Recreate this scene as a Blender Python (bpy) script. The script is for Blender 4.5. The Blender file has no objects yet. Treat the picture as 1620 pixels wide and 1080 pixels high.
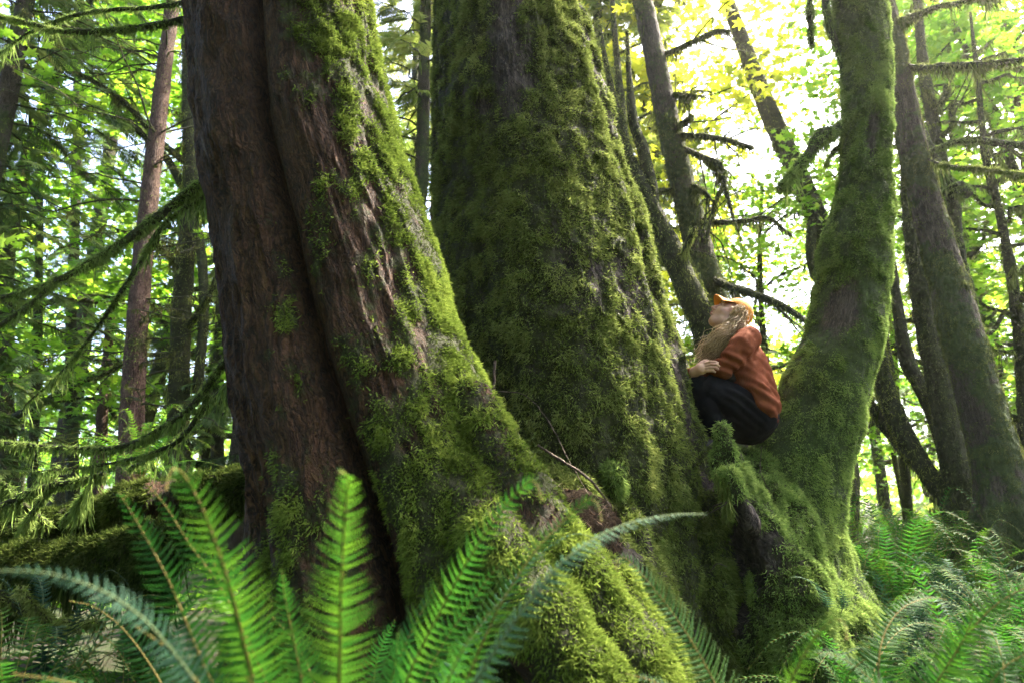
import bpy, math, random
import numpy as np
from mathutils import Vector, Matrix
R = math.radians
sc = bpy.context.scene
COL = sc.collection
# ---------------------------------------------------------------- camera
F_PX, PITCH, CAM_Z = 1080.0, R(13.5), 0.85
cam_d = bpy.data.cameras.new('camera'); cam = bpy.data.objects.new('camera', cam_d); COL.objects.link(cam)
cam.location = (0, 0, CAM_Z); cam.rotation_euler = (R(90) + PITCH, 0, 0)
cam_d.sensor_width = 36; cam_d.lens = 24; cam_d.clip_start = 0.05; cam_d.clip_end = 2000
cam_d.dof.use_dof = True; cam_d.dof.focus_distance = 4.1; cam_d.dof.aperture_fstop = 2.6; cam_d.dof.aperture_blades = 9
sc.camera = cam
# ---------------------------------------------------------------- sky and sun
SUN_AZ, SUN_EL = R(57), R(52)
w = bpy.data.worlds.new('World'); sc.world = w; w.use_nodes = True
nt = w.node_tree; bg = nt.nodes['Background']
sky = nt.nodes.new('ShaderNodeTexSky'); sky.sky_type = 'NISHITA'; sky.sun_disc = False
sky.sun_elevation = SUN_EL; sky.sun_rotation = SUN_AZ; sky.air_density = .6; sky.dust_density = 4.0; sky.ozone_density = .4
nt.links.new(sky.outputs[0], bg.inputs[0]); bg.inputs[1].default_value = 0.15
sl = bpy.data.lights.new('sun', 'SUN'); sl.energy = 3.4; sl.angle = R(0.6); sl.color = (1.0, .90, .73)
so = bpy.data.objects.new('sun', sl); COL.objects.link(so)
SUN_DIR = Vector((math.sin(SUN_AZ) * math.cos(SUN_EL), math.cos(SUN_AZ) * math.cos(SUN_EL), math.sin(SUN_EL)))
so.rotation_euler = SUN_DIR.to_track_quat('Z', 'Y').to_euler(); so.location = SUN_DIR * 30
vs = sc.view_settings; vs.view_transform = 'Standard'; vs.look = 'None'; vs.gamma = 1.0; vs.exposure = 3.28
cy = sc.cycles
cy.max_bounces = 6; cy.diffuse_bounces = 3; cy.glossy_bounces = 1; cy.transmission_bounces = 4; cy.volume_bounces = 0
cy.caustics_reflective = False; cy.caustics_refractive = False; cy.sample_clamp_indirect = 6.0
cy.use_denoising = True
try: cy.denoiser = 'OPENIMAGEDENOISE'
except Exception: pass
cy.use_adaptive_sampling = True; cy.adaptive_threshold = 0.03

# ---------------------------------------------------------------- maths helpers
rng = np.random.default_rng(7)
def A(*a): return np.array(a, dtype=np.float64)
def P(px, py, Y):
    "world point seen at photo pixel (px, py) at ground distance Y"
    x = (px - 810) / F_PX; y = (540 - py) / F_PX
    dy = math.cos(PITCH) - y * math.sin(PITCH); dz = math.sin(PITCH) + y * math.cos(PITCH)
    return A(x / dy * Y, Y, CAM_Z + dz / dy * Y)
def unit(v):
    return v / np.maximum(np.linalg.norm(v, axis=-1, keepdims=True), 1e-9)
def ss(a, b, x):
    t = np.clip((x - a) / (b - a), 0, 1); return t * t * (3 - 2 * t)
def _h(ix, iy, iz, seed):
    n = (ix.astype(np.uint32) * np.uint32(374761393) + iy.astype(np.uint32) * np.uint32(668265263)
         + iz.astype(np.uint32) * np.uint32(2246822519) + np.uint32((seed * 3266489917) & 0xffffffff))
    n = np.multiply(n ^ (n >> np.uint32(13)), np.uint32(1274126177), dtype=np.uint32)
    n = n ^ (n >> np.uint32(16))
    return (n & np.uint32(0xffffff)).astype(np.float64) / 8388607.5 - 1.0
def noise(p, seed=0):
    p = np.asarray(p, dtype=np.float64); i = np.floor(p).astype(np.int64); f = p - i; u = f * f * (3 - 2 * f)
    x, y, z = i[..., 0], i[..., 1], i[..., 2]; ux, uy, uz = u[..., 0], u[..., 1], u[..., 2]
    def L(a, b, t): return a + (b - a) * t
    c = [[[_h(x + a, y + b, z + d, seed) for d in (0, 1)] for b in (0, 1)] for a in (0, 1)]
    return L(L(L(c[0][0][0], c[1][0][0], ux), L(c[0][1][0], c[1][1][0], ux), uy),
             L(L(c[0][0][1], c[1][0][1], ux), L(c[0][1][1], c[1][1][1], ux), uy), uz)
def fbm(p, o=4, seed=0):
    s = 0; a = 1.0; t = 0
    for k in range(o):
        s = s + a * noise(np.asarray(p) * 2.03 ** k, seed + k * 17); t += a; a *= .5
    return s / t * 1.5
def v3(u, v, w=0.0): return np.stack(np.broadcast_arrays(u, v, w), axis=-1)
def spline(pts, n):
    pts = np.asarray(pts, float)
    if len(pts) < 3:
        t = np.linspace(0, 1, n)[:, None]; return pts[0] * (1 - t) + pts[-1] * t
    P0 = np.vstack([2 * pts[0] - pts[1], pts, 2 * pts[-1] - pts[-2]])
    seg = np.linalg.norm(np.diff(pts[:, :3], axis=0), axis=1); cum = np.concatenate([[0], np.cumsum(seg)])
    d = np.linspace(0, cum[-1], n); k = np.clip(np.searchsorted(cum, d, 'right') - 1, 0, len(pts) - 2)
    t = ((d - cum[k]) / np.maximum(seg[k], 1e-9))[:, None]
    a, b, c, e = P0[k], P0[k + 1], P0[k + 2], P0[k + 3]
    return .5 * (2 * b + (c - a) * t + (2 * a - 5 * b + 4 * c - e) * t ** 2 + (3 * b - a - 3 * c + e) * t ** 3)

# ---------------------------------------------------------------- mesh helpers
class G:
    "gathers vertices, faces and vertex attributes for ONE mesh object"
    def __init__(s): s.v = []; s.f = {}; s.n = 0; s.at = {}; s.uv = []
    def add(s, V, F, tint=0.5, moss=0.0, uv=None):
        V = np.asarray(V, float).reshape(-1, 3); m = len(V)
        for Fa in (F if isinstance(F, list) else [F]):
            Fa = np.asarray(Fa, dtype=np.int64); s.f.setdefault(Fa.shape[1], []).append(Fa + s.n)
        s.v.append(V)
        for k, x in (('tint', tint), ('moss', moss)):
            s.at.setdefault(k, []).append(np.broadcast_to(np.asarray(x, float), (m,)))
        s.uv.append(np.zeros((m, 2)) if uv is None else np.asarray(uv, float))
        s.n += m
    def inst(s, tv, tf, pos, rot, scale, tint=0.5, uv=None):
        "n copies of a template (tv, tf): pos (n,3), rot (n,3,3) with columns = axes, scale (n,) or (n,3)"
        n = len(pos); k = len(tv); sca = np.asarray(scale, float)
        if sca.ndim == 1: sca = sca[:, None]
        V = np.einsum('nij,nkj->nki', rot, tv[None] * sca[:, None, :]) + pos[:, None, :]
        off = (np.arange(n) * k)[:, None, None]
        Fs = [(np.asarray(q)[None] + off).reshape(-1, np.asarray(q).shape[1]) for q in (tf if isinstance(tf, list) else [tf])]
        s.add(V.reshape(-1, 3), Fs, tint=np.repeat(np.broadcast_to(np.asarray(tint, float), (n,)), k))
    def build(s, name, mat, parent=None, smooth=True):
        me = bpy.data.meshes.new(name); V = np.concatenate(s.v)
        me.vertices.add(len(V)); me.vertices.foreach_set('co', V.astype(np.float32).ravel())
        li = []; ls = []; st = 0
        for k, fl in s.f.items():
            Fk = np.concatenate(fl); li.append(Fk.ravel()); ls.append(st + np.arange(len(Fk)) * k); st += Fk.size
        li = np.concatenate(li); ls = np.concatenate(ls)
        me.loops.add(len(li)); me.loops.foreach_set('vertex_index', li.astype(np.int32))
        me.polygons.add(len(ls)); me.polygons.foreach_set('loop_start', ls.astype(np.int32))
        me.update(calc_edges=True)
        if smooth: me.polygons.foreach_set('use_smooth', np.ones(len(ls), dtype=bool))
        for k, x in s.at.items():
            a = me.attributes.new(k, 'FLOAT', 'POINT'); a.data.foreach_set('value', np.concatenate(x).astype(np.float32))
        a = me.attributes.new('tc', 'FLOAT2', 'POINT'); a.data.foreach_set('vector', np.concatenate(s.uv).astype(np.float32).ravel())
        me.materials.append(mat)
        o = bpy.data.objects.new(name, me); COL.objects.link(o)
        if parent is not None: o.parent = parent
        return o
def rel(o):
    "keeps world position when a child was built in world coordinates"
    o.matrix_parent_inverse = o.parent.matrix_basis.inverted(); return o
def empty(name, label, cat, loc=(0, 0, 0), group=None, rz=0):
    o = bpy.data.objects.new(name, None); COL.objects.link(o); o.empty_display_size = .1
    o.location = tuple(float(q) for q in loc); o.rotation_euler = (0, 0, rz)
    o['label'] = label; o['category'] = cat
    if group: o['group'] = group
    return o
def tag(o, label, cat, group=None, kind=None):
    o['label'] = label; o['category'] = cat
    if group: o['group'] = group
    if kind: o['kind'] = kind
    return o
def copy_tree(o, parent=None):
    c = o.copy(); COL.objects.link(c); c.parent = parent
    for ch in list(o.children): copy_tree(ch, c)
    return c
def frames(path):
    T = unit(np.gradient(path, axis=0)); n = len(path); N = np.zeros_like(T)
    a = A(0, 0, 1) if abs(T[0, 2]) < .9 else A(0, -1, 0)
    N[0] = unit(a - T[0] * a.dot(T[0]))
    for i in range(1, n):
        q = N[i - 1] - T[i] * N[i - 1].dot(T[i]); N[i] = q / max(np.linalg.norm(q), 1e-9)
    return T, N, np.cross(T, N)
def grid_faces(nr, nc, wrap=True):
    i = np.arange(nr - 1)[:, None]; j = np.arange(nc if wrap else nc - 1)[None]; j2 = (j + 1) % nc
    return np.stack(np.broadcast_arrays(i * nc + j, i * nc + j2, (i + 1) * nc + j2, (i + 1) * nc + j), -1).reshape(-1, 4)
def tube(path, rad, ns=8, bump=0.0, bs=8.0, seed=0, cap=True):
    "returns V, F, normals, uv for a tapered tube"
    path = np.asarray(path, float); rad = np.broadcast_to(np.asarray(rad, float), (len(path),))
    T, N, B = frames(path); th = np.arange(ns) / ns * 2 * np.pi
    D = np.cos(th)[None, :, None] * N[:, None] + np.sin(th)[None, :, None] * B[:, None]
    V = path[:, None] + D * rad[:, None, None]
    if bump:
        nn = noise(V * bs, seed) * .7 + noise(V * bs * 2.3, seed + 5) * .4
        V = V + D * (nn * bump)[..., None] * np.minimum(1, rad / rad.max() * 2)[:, None, None]
    L = np.concatenate([[0], np.cumsum(np.linalg.norm(np.diff(path, axis=0), axis=1))])
    uv = np.stack(np.broadcast_arrays(th[None] * rad.max(), L[:, None]), -1)
    F = grid_faces(len(path), ns)[:, ::-1]
    V = V.reshape(-1, 3); D = D.reshape(-1, 3); uv = uv.reshape(-1, 2)
    if cap:
        k = len(V); V = np.vstack([V, path[-1] + T[-1] * rad[-1] * .6, path[0] - T[0] * rad[0] * .6])
        D = np.vstack([D, T[-1], -T[0]]); uv = np.vstack([uv, uv[-1], uv[0]])
        b = (len(path) - 1) * ns; j = np.arange(ns); j2 = (j + 1) % ns
        T1 = np.stack([b + j2, b + j, np.full(ns, k)], -1); T2 = np.stack([j, j2, np.full(ns, k + 1)], -1)
        return V, [F, T1[:, [1, 0, 2]], T2[:, [1, 0, 2]]], D, uv
    return V, [F], D, uv
def rotmats(zaxis, roll=None, hint=None, r=None):
    "rotation with local z along zaxis; local x random around it (or near hint)"
    z = unit(zaxis); n = len(z)
    h = (r or rng).normal(size=(n, 3)) if hint is None else np.broadcast_to(hint, (n, 3))
    x = unit(np.cross(h, z)); y = np.cross(z, x)
    return np.stack([x, y, z], -1)

# moss sprig: a bent narrow leaflet along +z
SPRIG_V = A(-.5, 0, 0, .5, 0, 0, .38, .12, .55, 0, .42, 1.0, -.38, .12, .55).reshape(-1, 3)
SPRIG_F = [np.array([[0, 1, 2, 4]]), np.array([[4, 2, 3]])]
SPR3_V = A(-.5, 0, 0, .5, 0, 0, 0, .15, 1.0).reshape(-1, 3); SPR3_F = [np.array([[0, 1, 2]])]
def clumpf(V, seed):
    return np.clip(.5 + .75 * noise(V * A(1, 1, .7) * 17, seed) + .35 * noise(V * 42, seed + 1), 0, 1)
def sprigs(g, V, Nn, wgt, n, ln=.028, wd=.006, droop=.6, out=.7, seed=1, jit=.012, simple=False):
    r = np.random.default_rng(seed); wgt = np.maximum(wgt, 0) * (.10 + clumpf(V, seed) ** 1.5); wgt = wgt / wgt.sum()
    i = r.choice(len(V), n, p=wgt); p = V[i] + r.normal(size=(n, 3)) * jit
    nn = Nn[i]; p = p - nn * np.sum((p - V[i]) * nn, 1, keepdims=True) * .8 - nn * .003
    d = nn * out + A(0, 0, -1) * droop + r.normal(size=(n, 3)) * .42
    clump = clumpf(V[i], seed) * 2 - 1; L = ln * (.55 + .8 * r.random(n)) * (1 + .40 * clump)
    sca = np.stack([wd * (.7 + .6 * r.random(n)), L * .5, L], -1)
    tint = np.clip(.5 + .30 * noise(V[i] * 4, seed + 3) + .26 * clump + .15 * r.normal(size=n), 0, 1)
    if simple: g.inst(SPR3_V, SPR3_F, p, rotmats(d, r=r), sca, tint)
    else: g.inst(SPRIG_V, SPRIG_F, p, rotmats(d, r=r), sca, tint)
STR_V = A(-.5, 0, 0, .5, 0, 0, -.45, .1, -.35, .45, .1, -.35, -.3, -.05, -.7, .3, -.05, -.7, 0, .05, -1).reshape(-1, 3)
STR_F = [np.array([[0, 1, 3, 2], [2, 3, 5, 4]]), np.array([[4, 5, 6]])]
def strands(g, V, wgt, n, ln=.12, wd=.008, seed=1):
    "hanging moss: narrow drooping strands below the given points"
    r = np.random.default_rng(seed); wgt = np.maximum(wgt, 0) + 1e-9; i = r.choice(len(V), n, p=wgt / wgt.sum())
    cl = .15 + 1.25 * np.clip(noise(V[i] * 9, seed) + .15, 0, 1.3) ** 1.5
    z = unit(A(0, 0, 1) + r.normal(size=(n, 3)) * .22); L = ln * (.4 + r.random(n)) * cl
    g.inst(STR_V, STR_F, V[i] + r.normal(size=(n, 3)) * .006, rotmats(z, r=r), np.stack([wd * (.6 + r.random(n) * .8), L * .3, L], -1),
           np.clip(.5 + .3 * noise(V[i] * 4, seed) + r.normal(size=n) * .2, 0, 1))

# ---------------------------------------------------------------- surface nets (smooth solid from a distance field)
def surfnets(fn, lo, hi, h):
    ax = [np.arange(a, b + h, h) for a, b in zip(lo, hi)]
    X = np.stack(np.meshgrid(*ax, indexing='ij'), -1); f = fn(X); S = f.shape
    ins = f < 0; cs = tuple(s - 1 for s in S); acc = np.zeros(cs + (3,)); cnt = np.zeros(cs)
    sl = lambda o, d: tuple(slice(a, a + c) for a, c in zip(o, d))
    for a in range(3):
        b, c = (a + 1) % 3, (a + 2) % 3
        for ob in (0, 1):
            for oc in (0, 1):
                o0 = [0, 0, 0]; o0[b] = ob; o0[c] = oc; o1 = list(o0); o1[a] = 1
                f0 = f[sl(o0, cs)]; f1 = f[sl(o1, cs)]; m = (f0 < 0) != (f1 < 0)
                t = np.where(m, f0 / np.where(m, f0 - f1, 1), 0)
                p = np.zeros(cs + (3,)); p[..., b] = ob; p[..., c] = oc; p[..., a] = t
                acc += p * m[..., None]; cnt += m
    cm = cnt > 0; idx = -np.ones(cs, dtype=np.int64); idx[cm] = np.arange(cm.sum())
    ijk = np.argwhere(cm); V = A(*lo) + (ijk + acc[cm] / cnt[cm][:, None]) * h
    Q = []
    for a in range(3):
        b, c = (a + 1) % 3, (a + 2) % 3
        f0 = np.take(ins, range(S[a] - 1), a); f1 = np.take(ins, range(1, S[a]), a)
        for flip, m in ((0, f0 & ~f1), (1, ~f0 & f1)):
            e = np.argwhere(m); e = e[(e[:, b] > 0) & (e[:, c] > 0) & (e[:, b] < cs[b]) & (e[:, c] < cs[c])]
            if not len(e): continue
            q = []
            for ob, oc in ((1, 1), (0, 1), (0, 0), (1, 0)):
                k = e.copy(); k[:, b] -= ob; k[:, c] -= oc; q.append(idx[k[:, 0], k[:, 1], k[:, 2]])
            q = np.stack(q, -1); Q.append(q if not flip else q[:, ::-1])
    return V, np.concatenate(Q)
def vnormals(V, F):
    N = np.zeros_like(V); a, b, c = V[F[:, 0]], V[F[:, 1]], V[F[:, 2]]; n = np.cross(b - a, c - a)
    if F.shape[1] == 4: n = np.cross(c - a, V[F[:, 3]] - b)
    for k in range(F.shape[1]): np.add.at(N, F[:, k], n)
    return unit(N)
def smin(a, b, k):
    h = np.clip(.5 + .5 * (b - a) / k, 0, 1); return b + (a - b) * h - k * h * (1 - h)
def sd_cap(X, a, b, ra, rb):
    a = np.asarray(a, float); b = np.asarray(b, float); ba = b - a; pa = X - a
    h = np.clip(pa @ ba / max(ba @ ba, 1e-12), 0, 1)
    return np.linalg.norm(pa - h[..., None] * ba, axis=-1) - (ra + (rb - ra) * h)
def sd_ell(X, c, r, rot=None):
    q = X - np.asarray(c, float)
    if rot is not None: q = q @ rot
    r = np.asarray(r, float); k0 = np.linalg.norm(q / r, axis=-1); k1 = np.linalg.norm(q / r ** 2, axis=-1)
    return k0 * (k0 - 1) / np.maximum(k1, 1e-9)
def sd_chain(X, pts, rad, k=.02):
    d = None
    for i in range(len(pts) - 1):
        e = sd_cap(X, pts[i], pts[i + 1], rad[i], rad[i + 1]); d = e if d is None else smin(d, e, k)
    return d

# ---------------------------------------------------------------- materials
class M:
    def __init__(s, name):
        s.m = bpy.data.materials.new(name); s.m.use_nodes = True; s.t = s.m.node_tree; s.t.nodes.clear()
        s.out = s.n('ShaderNodeOutputMaterial')
    def n(s, kind, ins=None, **kw):
        nd = s.t.nodes.new(kind)
        for k, x in kw.items(): setattr(nd, k, x)
        for k, x in (ins or {}).items(): s.set(nd.inputs[k], x)
        return nd
    def set(s, sock, x):
        if isinstance(x, bpy.types.NodeSocket): s.t.links.new(x, sock)
        elif isinstance(x, bpy.types.Node): s.t.links.new(x.outputs[0], sock)
        else:
            if hasattr(sock, 'default_value') and isinstance(x, (tuple, list)) and len(x) == 3 and sock.type == 'RGBA': x = (*x, 1)
            sock.default_value = x
    def attr(s, name): return s.n('ShaderNodeAttribute', attribute_name=name)
    def ramp(s, fac, stops):
        r = s.n('ShaderNodeValToRGB', {0: fac}); e = r.color_ramp.elements
        while len(e) < len(stops): e.new(.5)
        for q, (p, c) in zip(e, stops): q.position = p; q.color = (*c, 1)
        return r.outputs[0]
    def mix(s, fac, a, b, mode='MIX'):
        nd = s.n('ShaderNodeMix', data_type='RGBA', blend_type=mode); s.set(nd.inputs[0], fac); s.set(nd.inputs[6], a); s.set(nd.inputs[7], b)
        return nd.outputs[2]
    def math(s, op, a, b=0.0): return s.n('ShaderNodeMath', {0: a, 1: b}, operation=op).outputs[0]
    def noise(s, vec, scale, detail=4, rough=.55): 
        nd = s.n('ShaderNodeTexNoise', {'Scale': scale, 'Detail': detail, 'Roughness': rough})
        if vec is not None: s.set(nd.inputs['Vector'], vec)
        return nd.outputs[0]
    def mapping(s, vec, sc_): return s.n('ShaderNodeMapping', {0: vec, 3: sc_}).outputs[0]
    def bump(s, h, strength=.5, dist=.01, nrm=None):
        b = s.n('ShaderNodeBump', {'Strength': strength, 'Distance': dist, 'Height': h})
        if nrm is not None: s.set(b.inputs['Normal'], nrm)
        return b.outputs[0]
    def principled(s, col, rough=.8, nrm=None, **kw):
        p = s.n('ShaderNodeBsdfPrincipled', {'Base Color': col, 'Roughness': rough})
        p.inputs['Specular IOR Level'].default_value = kw.get('spec', .3)
        if nrm is not None: s.set(p.inputs['Normal'], nrm)
        if 'sheen' in kw: p.inputs['Sheen Weight'].default_value = kw['sheen']
        return p.outputs[0]
    def done(s, shader): s.set(s.out.inputs[0], shader); return s.m

def bark_material(name, dark, mid, light, moss_a=(.012, .014, .005), moss_b=(.055, .065, .016), stretch=5.0, fine=60):
    m = M(name); tc = m.attr('tc').outputs['Vector']; obj = m.n('ShaderNodeTexCoord').outputs['Object']
    st = m.mapping(tc, (1, 1 / stretch, 1))
    warp = m.n('ShaderNodeVectorMath', {0: st, 1: m.n('ShaderNodeVectorMath', {0: m.n('ShaderNodeTexNoise', {'Vector': obj, 'Scale': 9.0}).outputs[1], 1: (.07, .10, .07)}, operation='MULTIPLY')}, operation='ADD').outputs[0]
    vo = m.n('ShaderNodeTexVoronoi', {'Vector': warp, 'Scale': fine}, feature='F1'); vd = vo.outputs[0]; vc = vo.outputs[1]
    n1 = m.noise(warp, fine * .35, 6, .65); n2 = m.noise(obj, 3.0, 3); n3 = m.noise(obj, 120.0, 3)
    h = m.math('ADD', m.math('MULTIPLY', vd, 1.2), m.math('ADD', m.math('MULTIPLY', n1, 1.4), m.math('MULTIPLY', n3, .8)))
    col = m.ramp(n1, [(.32, dark), (.5, mid), (.72, light)])
    sep = m.n('ShaderNodeSeparateColor', {0: vc}).outputs[0]
    col = m.mix(m.math('MULTIPLY', sep, .35), col, light)
    col = m.mix(m.math('MULTIPLY', m.math('SUBTRACT', n2, .35), .9), col, dark)
    ve = m.n('ShaderNodeTexVoronoi', {'Vector': warp, 'Scale': fine * 1.25, 'Randomness': 1.0}, feature='DISTANCE_TO_EDGE').outputs[0]
    fb = m.noise(m.mapping(warp, (1, .35, 1)), fine * .8, 5, .6); rid = m.math('ABSOLUTE', m.math('SUBTRACT', fb, .5))
    crack = m.n('ShaderNodeMapRange', {0: m.math('ADD', m.math('MULTIPLY', rid, 3.0), m.math('MULTIPLY', ve, .5)), 1: .03, 2: .26, 3: .85, 4: 0.0}).outputs[0]
    col = m.mix(crack, col, dark)
    fk = m.noise(m.mapping(warp, (1, .45, 1)), fine * 2.0, 4, .6); flake = m.n('ShaderNodeMapRange', {0: fk, 1: .54, 2: .60}).outputs[0]
    col = m.mix(m.math('MULTIPLY', flake, .75), col, light)
    h = m.math('ADD', m.math('SUBTRACT', h, m.math('MULTIPLY', crack, 1.4)), m.math('MULTIPLY', flake, .9))
    mo = m.attr('moss').outputs['Fac']; edge = m.noise(obj, 22.0, 5, .7)
    mm = m.n('ShaderNodeMapRange', {0: m.math('ADD', mo, m.math('MULTIPLY', m.math('SUBTRACT', edge, .5), .9)), 1: .38, 2: .58}).outputs[0]
    mc = m.ramp(m.noise(obj, 14.0, 5, .7), [(.3, moss_a), (.72, moss_b)])
    col = m.mix(mm, col, mc)
    hb = m.math('ADD', h, m.math('MULTIPLY', mm, m.math('MULTIPLY', m.noise(obj, 75.0, 4, .75), 2.2)))
    return m.done(m.principled(col, .85, m.bump(hb, .9, .012), spec=.25))
def leafy(name, stops, trans=.45, tcol=None, rough=.6, spec=.2):
    "thin leaf or moss: diffuse plus light passing through"
    m = M(name); t = m.attr('tint').outputs['Fac']; col = m.ramp(t, stops)
    tr = m.ramp(t, tcol) if tcol else col
    a = m.principled(col, rough, spec=spec); b = m.n('ShaderNodeBsdfTranslucent', {0: tr}).outputs[0]
    mx = m.n('ShaderNodeMixShader', {0: trans}); m.set(mx.inputs[1], a); m.set(mx.inputs[2], b)
    return m.done(mx.outputs[0])
MAT = {}
MAT['bark_red'] = bark_material('reddish_bark', (.004, .0018, .0008), (.034, .0125, .004), (.092, .046, .020), stretch=3.5, fine=70)
MAT['bark_dark'] = bark_material('dark_scaly_bark', (.008, .006, .005), (.032, .023, .018), (.10, .078, .065), stretch=2.0, fine=40)
MAT['bark_grey'] = bark_material('grey_bark', (.014, .011, .006), (.055, .045, .026), (.15, .125, .095), (.028, .042, .012), (.085, .12, .03), stretch=3.0, fine=60)
MAT['bark_pink'] = bark_material('pinkish_bark', (.02, .010, .007), (.085, .045, .030), (.19, .12, .09), stretch=2.0, fine=45)
MAT['bark_mossy'] = bark_material('moss_covered_bark', (.02, .018, .008), (.05, .05, .02), (.09, .09, .035), stretch=2.0, fine=30)
MAT['moss'] = leafy('green_moss', [(0, (.05, .06, .014)), (.5, (.118, .158, .036)), (1, (.25, .29, .085))], .35, None, .95, .03)
MAT['moss_bright'] = leafy('bright_moss', [(0, (.04, .055, .010)), (.5, (.10, .15, .024)), (1, (.21, .27, .05))], .35, None, .95, .03)
MAT['moss_green'] = leafy('deep_green_moss', [(0, (.035, .055, .014)), (.5, (.14, .215, .052)), (1, (.28, .37, .10))], .35, None, .95, .03)
MAT['moss_far'] = leafy('backlit_moss', [(0, (.05, .065, .014)), (.5, (.16, .20, .045)), (1, (.30, .34, .09))], .5, None, .95, .03)  # paler moss for stems farther back, their backlight put into the colour
MAT['moss_dark'] = leafy('shaded_moss', [(0, (.015, .025, .006)), (.5, (.045, .07, .014)), (1, (.10, .13, .03))], .3, None, .95, .03)  # darker moss for the fallen logs, their shade put into the colour
MAT['moss_brown'] = leafy('brownish_moss', [(0, (.045, .045, .014)), (.5, (.095, .115, .034)), (1, (.18, .20, .065))], .35, None, .95, .03)
MAT['hang'] = leafy('hanging_moss', [(0, (.03, .035, .010)), (.5, (.08, .09, .024)), (1, (.15, .155, .05))], .5, None, .95, .03)
MAT['maple'] = leafy('maple_leaves', [(0, (.035, .09, .012)), (.5, (.055, .14, .015)), (1, (.09, .19, .02))], .55, [(0, (.12, .30, .015)), (.5, (.26, .50, .03)), (1, (.48, .64, .06))], .45)
MAT['maple_backlit'] = leafy('backlit_maple_leaves', [(0, (.06, .10, .012)), (.5, (.10, .15, .015)), (1, (.16, .19, .02))], .6, [(0, (.26, .38, .02)), (.5, (.48, .54, .03)), (1, (.68, .64, .05))], .45)  # yellow of the sun behind these crowns put into the leaf colour
MAT['needle'] = leafy('conifer_needles', [(0, (.018, .045, .018)), (.5, (.04, .08, .022)), (1, (.08, .12, .03))], .4, [(0, (.03, .08, .025)), (.5, (.16, .25, .05)), (1, (.36, .42, .10))])
MAT['needle_y'] = leafy('sunlit_conifer_needles', [(0, (.03, .06, .015)), (.5, (.06, .10, .02)), (1, (.12, .15, .03))], .5, [(0, (.10, .16, .03)), (.5, (.26, .34, .06)), (1, (.5, .52, .12))])  # yellower copy of the needles with sunlight put into its colour
# ================================================================ ground
def ground_z(x, y):
    p = v3(x, y, 0.0)
    g = .10 * noise(p * .35, 3) + .045 * noise(p * 1.3, 4) + .02 * noise(p * 4.1, 5)
    d = np.sqrt(x * x + y * y)
    return g * ss(.5, 3, d) - .02 + .25 * ss(18, 60, d) * (noise(p * .06, 9) + .4)
xs = np.sign(np.linspace(-1, 1, 321)) * (np.abs(np.linspace(-1, 1, 321)) ** 2.6) * 130
X, Y = np.meshgrid(xs, xs + 20.0, indexing='ij')
Z = ground_z(X, Y)
g = G(); gf = grid_faces(321, 321, False); g.add(v3(X, Y, Z).reshape(-1, 3), gf)
m = M('forest_floor'); oc = m.n('ShaderNodeTexCoord').outputs['Object']
n1 = m.noise(oc, 2.2, 6, .65); n2 = m.noise(oc, 38.0, 6, .7)
c = m.ramp(n2, [(.3, (.006, .004, .003)), (.55, (.022, .015, .008)), (.75, (.055, .04, .02))])
mg = m.ramp(m.noise(oc, 17.0, 5, .7), [(.3, (.012, .022, .005)), (.7, (.04, .065, .014))])
c = m.mix(m.n('ShaderNodeMapRange', {0: n1, 1: .42, 2: .58}).outputs[0], c, mg)
tag(g.build('ground', m.done(m.principled(c, .9, m.bump(n2, .8, .03)))), 'dark forest floor of soil, litter and moss', 'ground', kind='structure')

# ================================================================ the three great trunks
def trunk_grid(st, ztop, nth, dz, lobes=None, zmin=-.1, disp=None, mossf=None, seed=0, smooth=.18, root_flare=None):
    """st: (py, left px, right px, Y). Rings are level; returns V (nz,nth,3), normals, moss, uv"""
    rows = []
    for py, a, b, Yd in st:
        Lp, Rp = P(a, py, Yd), P(b, py, Yd); c = (Lp + Rp) / 2; wd = (Rp[0] - Lp[0]) / 2
        rows.append((Lp[2], c[0], Yd, Yd * math.sin(math.atan(wd / math.hypot(Yd, c[0])))*1.0))
    rows = np.array(sorted(rows)); z0, z1 = rows[0, 0], rows[-1, 0]
    zz = np.concatenate([np.arange(zmin, z1, dz), np.linspace(z1, ztop, 60)[1:]])
    def ex(k):
        v = np.interp(zz, rows[:, 0], rows[:, k]); s1 = (rows[-1, k] - rows[-2, k]) / (rows[-1, 0] - rows[-2, 0])
        if k == 3: s1 = min(max(s1, -.1), -.03)
        s0 = (rows[1, k] - rows[0, k]) / (rows[1, 0] - rows[0, 0])
        v = np.where(zz > z1, rows[-1, k] + s1 * (zz - z1) * (1 if k == 3 else .6), v); return np.where(zz < z0, rows[0, k] + s0 * (zz - z0), v)
    cx, cyy, rr = ex(1), ex(2), np.maximum(ex(3), .05)
    w_ = int(smooth / dz) | 1; ker = np.hanning(w_ + 2); ker /= ker.sum()
    def smo(v): return np.convolve(np.pad(v, len(ker) // 2, mode='edge'), ker, 'valid')
    zi = zz <= z1
    for v in (cx, cyy, rr): v[:] = np.where(zz <= z1 - .1, smo(v)[:len(v)], v)
    th = np.arange(nth) / nth * 2 * np.pi - np.pi / 2 + np.pi     # seam at the back
    Z, TH = np.meshgrid(zz, th, indexing='ij'); Rr = np.broadcast_to(rr[:, None], Z.shape).copy()
    if lobes is not None: Rr = Rr * lobes(TH, Z)
    return zz, th, Z, TH, Rr, cx, cyy
def angd(a, b): return (a - b + np.pi) % (2 * np.pi) - np.pi
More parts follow.
